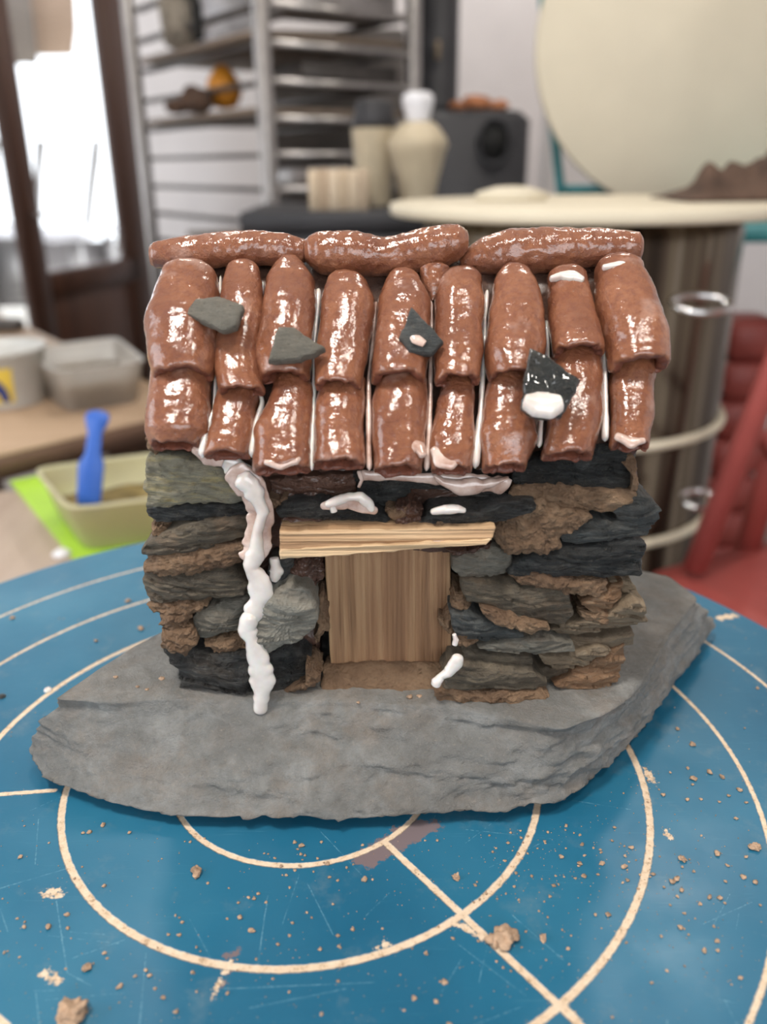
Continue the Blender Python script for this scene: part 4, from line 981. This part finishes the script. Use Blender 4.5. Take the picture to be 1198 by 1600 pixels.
# ------------------------------------------------------------------ cabinet, vases, stove
cb = empty('low_cabinet', (-.02, 1.95, 0), 'dark cabinet under the vases, in front of the rack', 'cabinet')
cz = P(500, 330, 1.72).z
MB().box((-.02, 1.9, cz-.02), (.50, .38, .04), bev=.004).out('cabinet_top', 'anth', cb)
MB().box((-.02, 1.9, (cz-.04)/2), (.48, .36, cz-.04), bev=.004).out('cabinet_body', 'anth', cb)
def sc(Y): return Y*1.0/F
vx = P(652, 300, 1.85).x; u_ = 1.85/F*1.0
vpf = [(24, 0), (26, 4), (30, 30), (41, 78), (44, 98), (42, 106), (30, 112), (24, 126), (20, 136)]
vz = empty('vase', (vx, 1.85, cz), 'cream flared vase with a white neck, on the dark cabinet', 'vase')
MB().lathe((vx, 1.85, cz), [(.01, 0)]+[(r*u_, z*u_) for r, z in [(24, 0), (25, 5), (30, 36), (41, 76), (44, 84), (41, 92), (31, 106), (22, 114)]], 40).out('vase_body', 'creamv', vz)
MB().lathe((vx, 1.85, cz), [(r*u_, z*u_) for r, z in [(17, 110), (17, 120), (22, 136), (22, 147), (15, 152), (3, 152)]], 30).out('vase_neck', 'whitev', vz)
vx = P(585, 300, 1.92).x
vz = empty('storage_jar', (vx, 1.92, cz), 'tall cream jar with dark top, left of the white-necked vase', 'jar')
MB().lathe((vx, 1.92, cz), [(.01, 0)]+[(r*u_, z*u_) for r, z in [(24, 0), (25, 4), (33, 104), (33, 108)]], 40).out('jar_body', 'creamv', vz)
MB().lathe((vx, 1.92, cz), [(r*u_, z*u_) for r, z in [(30, 108), (34, 110), (30, 122), (26, 140), (22, 146), (3, 147)]], 30).out('jar_lid', 'anth', vz)
bx = P(530, 300, 1.78).x; wb = MB()
cols_ = [(.62, .50, .36), (.48, .36, .25), (.66, .54, .40), (.55, .43, .30), (.64, .52, .38), (.50, .39, .28)]
wbe = empty('wooden_block', (bx, 1.78, cz), 'pale slatted wood block, left of the jar on the cabinet', 'wood block')
for i in range(6):
    M['st%d' % i] = plain('strip_wood', cols_[i], .7)
    MB().box((bx-.048+i*.0192, 1.78, cz+.037), (.0185, .08, .074+.002*(i % 2)), bev=.002).out('strip', 'st%d' % i, wbe)
# stove
sx0 = P(722, 250, 2.6).x; sx1 = P(826, 250, 2.6).x; stz = P(760, 172, 2.6).z
sw = P(826, 250, 2.6).x-P(648, 250, 2.6).x; scx = (P(826, 250, 2.6).x+P(648, 250, 2.6).x)/2
sv_ = empty('iron_stove', (scx, 2.8, 0), 'anthracite iron stove with a round flue hole, behind the cream table top', 'stove')
MB().box((scx, 2.8, stz/2+.05), (sw, .40, stz-.1), bev=.025).out('stove_body', 'anth', sv_)
hc = P(772, 222, 2.592)
MB().tube([hc+Vector((.056*math.cos(a)*.78, 0, .060*math.sin(a))) for a in [2*PI*i/32 for i in range(32)]], .006, closed=True).out('flue_collar', 'anth', sv_)
MB().lathe((hc.x, 2.5985, hc.z), [(.001, 0), (.053, 0), (.053, .003), (.001, .003)], 32, axis=(0, -1, 0), sy=.8).out('flue_hole_dark', 'black', sv_)  # flat black disc standing in for the hole's dark interior
fx = P(680, 100, 2.82).x
MB().lathe((fx, 2.82, 0), [(.078, stz-.002), (.078, stz+.03), (.068, stz+.04), (.068, 2.9)], 32).out('flue_pipe', 'anth', sv_)
for x in (-1, 1):
    for y in (-1, 1): MB().box((scx+x*(sw/2-.04), 2.8+y*.15, .05), (.04, .04, .1)).out('leg', 'anth', sv_)
lumps('clay_shards', [(P(715, 160, 2.75).x, 2.75, stz+.018, .028, .5), (P(745, 160, 2.75).x, 2.75, stz+.025, .038, .6), (P(778, 160, 2.75).x, 2.75, stz+.018, .033, .5)], 'bisque', 'heap of brown clay shards on top of the stove', 'clay shards')
p = P(684, 78, 2.74); MB().box((p.x, 2.738, p.z), (.014, .012, .05), bev=.003).out('thermometer', 'tan', sv_)

# ------------------------------------------------------------------ drum with cream lid
dx, dy, dr = .296, 1.33, .232; lz = P(900, 338, 1.05).z
dm = empty('steel_drum', (dx, dy, 0), 'big polished steel drum with hoops, behind the house at right', 'drum')
def m_drum():
    m = Mt('polished_drum_steel')
    f = m.noise(1, 3, v=m.map(scale=(30, 30, .5)))
    c = m.ramp(f, [(.34, (.02, .014, .010)), (.46, (.07, .05, .035)), (.56, (.16, .13, .09)), (.7, (.34, .32, .28))])  # brown and dark streaks are reflections painted into the steel colour
    return m.fin(c, .22, .85, m.bump(m.noise(1, 2, v=m.map(scale=(9, 9, .8))), .3, .02))
M['drum'] = m_drum()
MB().lathe((dx, dy, 0), [(.01, .0), (dr, .0), (dr, .02), (dr, lz-.03), (dr-.01, lz-.012), (.01, lz-.012)], 96).out('drum_body', 'drum', dm)
for px_, py_, q in ((1010, 703, 0), (1010, 858, 0)):
    z = P(px_, py_, 1.09).z
    MB().tube([(dx+(dr+.004)*math.cos(a), dy+(dr+.004)*math.sin(a), z) for a in [2*PI*i/96 for i in range(96)]], .007, closed=True).out('hoop', 'cream', dm)
for px_, py_, rr in ((1085, 465, .033), (1083, 765, .022)):
    c = P(px_, py_, 1.07)
    MB().tube([c+Vector((rr*math.cos(a), -.016+.01*math.sin(a)-(.02 if math.sin(a) < 0 else 0), rr*.22*math.sin(a)-.004)) for a in [2*PI*i/32 for i in range(32)]], .0045, closed=True).out('handle', 'chrome', dm)
MB().lathe((.304, dy, 0), [(.01, lz-.011), (.286, lz-.011), (.290, lz-.008), (.290, lz+.004), (.286, lz+.006), (.01, lz+.006)], 96).out('round_table_top', 'cream', label='round cream wooden disc lying on the steel drum', cat='wooden disc')
p = P(790, 318, 1.42); MB().lathe((p.x, 1.36, lz+.006), [(.045, 0), (.045, .012), (.02, .02), (.002, .021)], 30, sx=1.2).out('plaster_bat', 'cream', label='small cream knob lying on the round disc', cat='bat')
def cloth():
    cs = []; n = 60; m2 = 24; vs = []; fs = []; p0 = P(1050, 318, 1.30); p1 = P(1240, 312, 1.34)
    for i in range(n+1):
        u = i/n; c = p0.lerp(p1, u)
        for j in range(m2+1):
            v = j/m2; env = math.sin(PI*min(1, v*1.0))*min(1, u*4)
            x = c.x; y = 1.24+v*.16
            z = lz+.0075+env*(.012+.050*u*u+.020*u+.045*abs(fbm(Vector((x*17, y*9, 1)), 3)))
            vs.append(Vector((x+fbm(Vector((y*22, x*5, 2)), 2)*.012, y+fbm(Vector((x*22, 1, 2)), 2)*.012, z)))
    for i in range(n):
        for j in range(m2): a = i*(m2+1)+j; fs.append((a, a+1, a+m2+2, a+m2+1))
    o = obj('cloth', vs, fs, 'cloth', label='crumpled brown cloth on the right of the round cream disc', cat='cloth')
    sm_ = o.modifiers.new('thick', 'SOLIDIFY'); sm_.thickness = .002; sm_.offset = 1
cloth()
# big upright cream disc on teal stand
bc = P(1070, 72, 1.85); br = 236/F*depth(bc)
MB().lathe((bc.x, 1.83, bc.z), [(.001, -.012), (br-.003, -.012), (br, -.009), (br, .009), (br-.003, .012), (.001, .012)], 120, axis=(0, -1, 0.05)).out('large_round_bat', 'cream', label='huge cream round board standing upright at the top right', cat='round board')
te = empty('teal_stand', (bc.x, 1.95, 0), 'teal steel stand holding the huge cream round board', 'stand')
def tp(px, py, Y=1.93): return P(px, py, Y)
MB().tube([tp(845, -60), tp(853, 60), tp(862, 170), tp(876, 300), Vector((tp(876, 300).x, 1.93, .02))], .010).out('post', 'teal', te)
xr = P(1290, 200, 1.93).x
MB().tube([Vector((xr, 1.93, .02)), Vector((xr, 1.93, 1.7))], .010).out('post', 'teal', te)
zb = tp(900, 303).z
MB().tube([Vector((tp(876, 303).x, 1.93, zb)), Vector((xr, 1.93, zb))], .010).out('crossbar', 'teal', te)
MB().box(((tp(876, 303).x+xr)/2, 1.89, zb+.012), (xr-tp(876, 303).x, .09, .012)).out('ledge', 'teal', te)
# teal tray and crates at far right
q = P(1170, 362, 1.62); tq = empty('teal_trolley', (q.x+.12, 1.62, 0), 'teal steel trolley edge behind the drum at far right', 'trolley')
MB().box((q.x+.17, 1.70, q.z), (.44, .3, .028), bev=.004).out('trolley_top', 'teal', tq)
for a in (0.0, .37): MB().tube([(q.x+a, 1.84, .0), (q.x+a, 1.84, q.z-.01)], .012).out('leg', 'steel', tq)
q = P(1130, 640, 1.62)
for i in range(7):
    MB().box((q.x+.01, 1.60, q.z-.30+i*.075), (.095, .12, .07), bev=.008).out('red_crate', 'redc', label='dark red box right of the drum, %s of the stack of seven' % ('lowest', 'second lowest', 'third lowest', 'middle one', 'third highest', 'second highest', 'topmost')[i] , cat='box', group='dark red boxes stacked right of the drum')
hq = q.z-.34
MB().box((q.x+.01, 1.60, hq/2), (.16, .16, hq), bev=.005).out('plinth', 'anth', label='dark plinth under the stack of dark red boxes', cat='plinth')
MB().box((q.x+.27, 1.75, .42), (.34, .1, .84), bev=.01).out('grey_cabinet', 'steel', label='grey metal cabinet right of the red boxes, at the picture\'s edge', cat='cabinet')

# red chair at right
rz_ = T+CH-.50
ch = empty('red_chair', (.5, 1.0, 0), 'red painted wooden chair beside the blue board, at the right edge', 'chair')
seat = [G(1000, 898, rz_), G(1205, 842, rz_), G(1420, 900, rz_), G(1215, 995, rz_)]
sp = resample([Vector((p.x, p.y, 0)) for p in seat], 64, 4); c = sum(sp, Vector())/64; vs = []
for k, z in ((.05, rz_-.03), (.97, rz_-.03), (1, rz_-.026), (1, rz_-.004), (.985, rz_), (.6, rz_-.002), (.05, rz_-.003)):
    for p in sp: vs.append(Vector((c.x+(p.x-c.x)*k, c.y+(p.y-c.y)*k, z)))
obj('seat', vs, rings_faces(7, 64), 'red', ch)
for i in range(4):
    s_ = c+(Vector((seat[i].x, seat[i].y, 0))-c)*.72
    MB().tube([(s_.x, s_.y, rz_-.03), (s_.x+(s_.x-c.x)*.12, s_.y+(s_.y-c.y)*.12, .0)], [.016, .013]).out('leg', 'red', ch)
a0 = P(1085, 888, .985); a1 = P(1215, 560, .955); a2 = a1+(a1-a0)*.35
MB().tube([a0, a1, a2], [.0155, .0145, .014], 14).out('back_post', 'red', ch)
b0 = P(1165, 868, 1.08); b1 = P(1215, 690, 1.10); b2 = b1+(b1-b0)*1.6
MB().tube([b0, b1, b2], .017, 14).out('back_post', 'redc', ch)
m0 = a0.lerp(a1, .62); m1 = b0.lerp(b1, 1.0)
for f in (.72, 1.15): 
    p = a0.lerp(a1, f); q = b0.lerp(b1, f*1.2); MB().tube([p, q], .009, 10).out('back_rail', 'redc', ch)

# ------------------------------------------------------------------ outdoors through the door
gt = empty('garden_table', (-2.0, 5.0, 0), 'white garden table outdoors seen through the glazed door', 'table')
hz = .86
MB().box((-2.0, 5.0, hz), (.84, .6, .05), bev=.01).out('table_top', 'whitev', gt)
for x in (-2.36, -1.64):
    for y in (4.76, 5.24): MB().box((x, y, hz/2-.02), (.05, .05, hz-.04)).out('leg', 'steel', gt)
MB().box((-2.0, 5.26, .6), (.7, .02, .4)).out('back_panel', 'steel', gt)
for i in range(3):
    x = -1.84-i*.62; y = 5.85
    c_ = empty('garden_chair', (x, y, 0), 'grey slatted garden chair outdoors, %s of three' % ('nearest the brown door', 'middle', 'farthest from the brown door')[i], 'chair', 'grey garden chairs outdoors')
    for s in (-.18, 0, .18): MB().tube([(x+s, y-.2, .45), (x+s, y+.05, .5), (x+s+.1, y+.25, 1.35)], .022, 8).out('back_slat', 'steel', c_)
    MB().box((x, y-.1, .45), (.45, .42, .03)).out('seat', 'steel', c_)
    for s in (-1, 1):
        for r_ in (-1, 1): MB().tube([(x+s*.2, y-.1+r_*.18, .44), (x+s*.22, y-.1+r_*.2, 0)], .014, 8).out('leg', 'steel', c_)
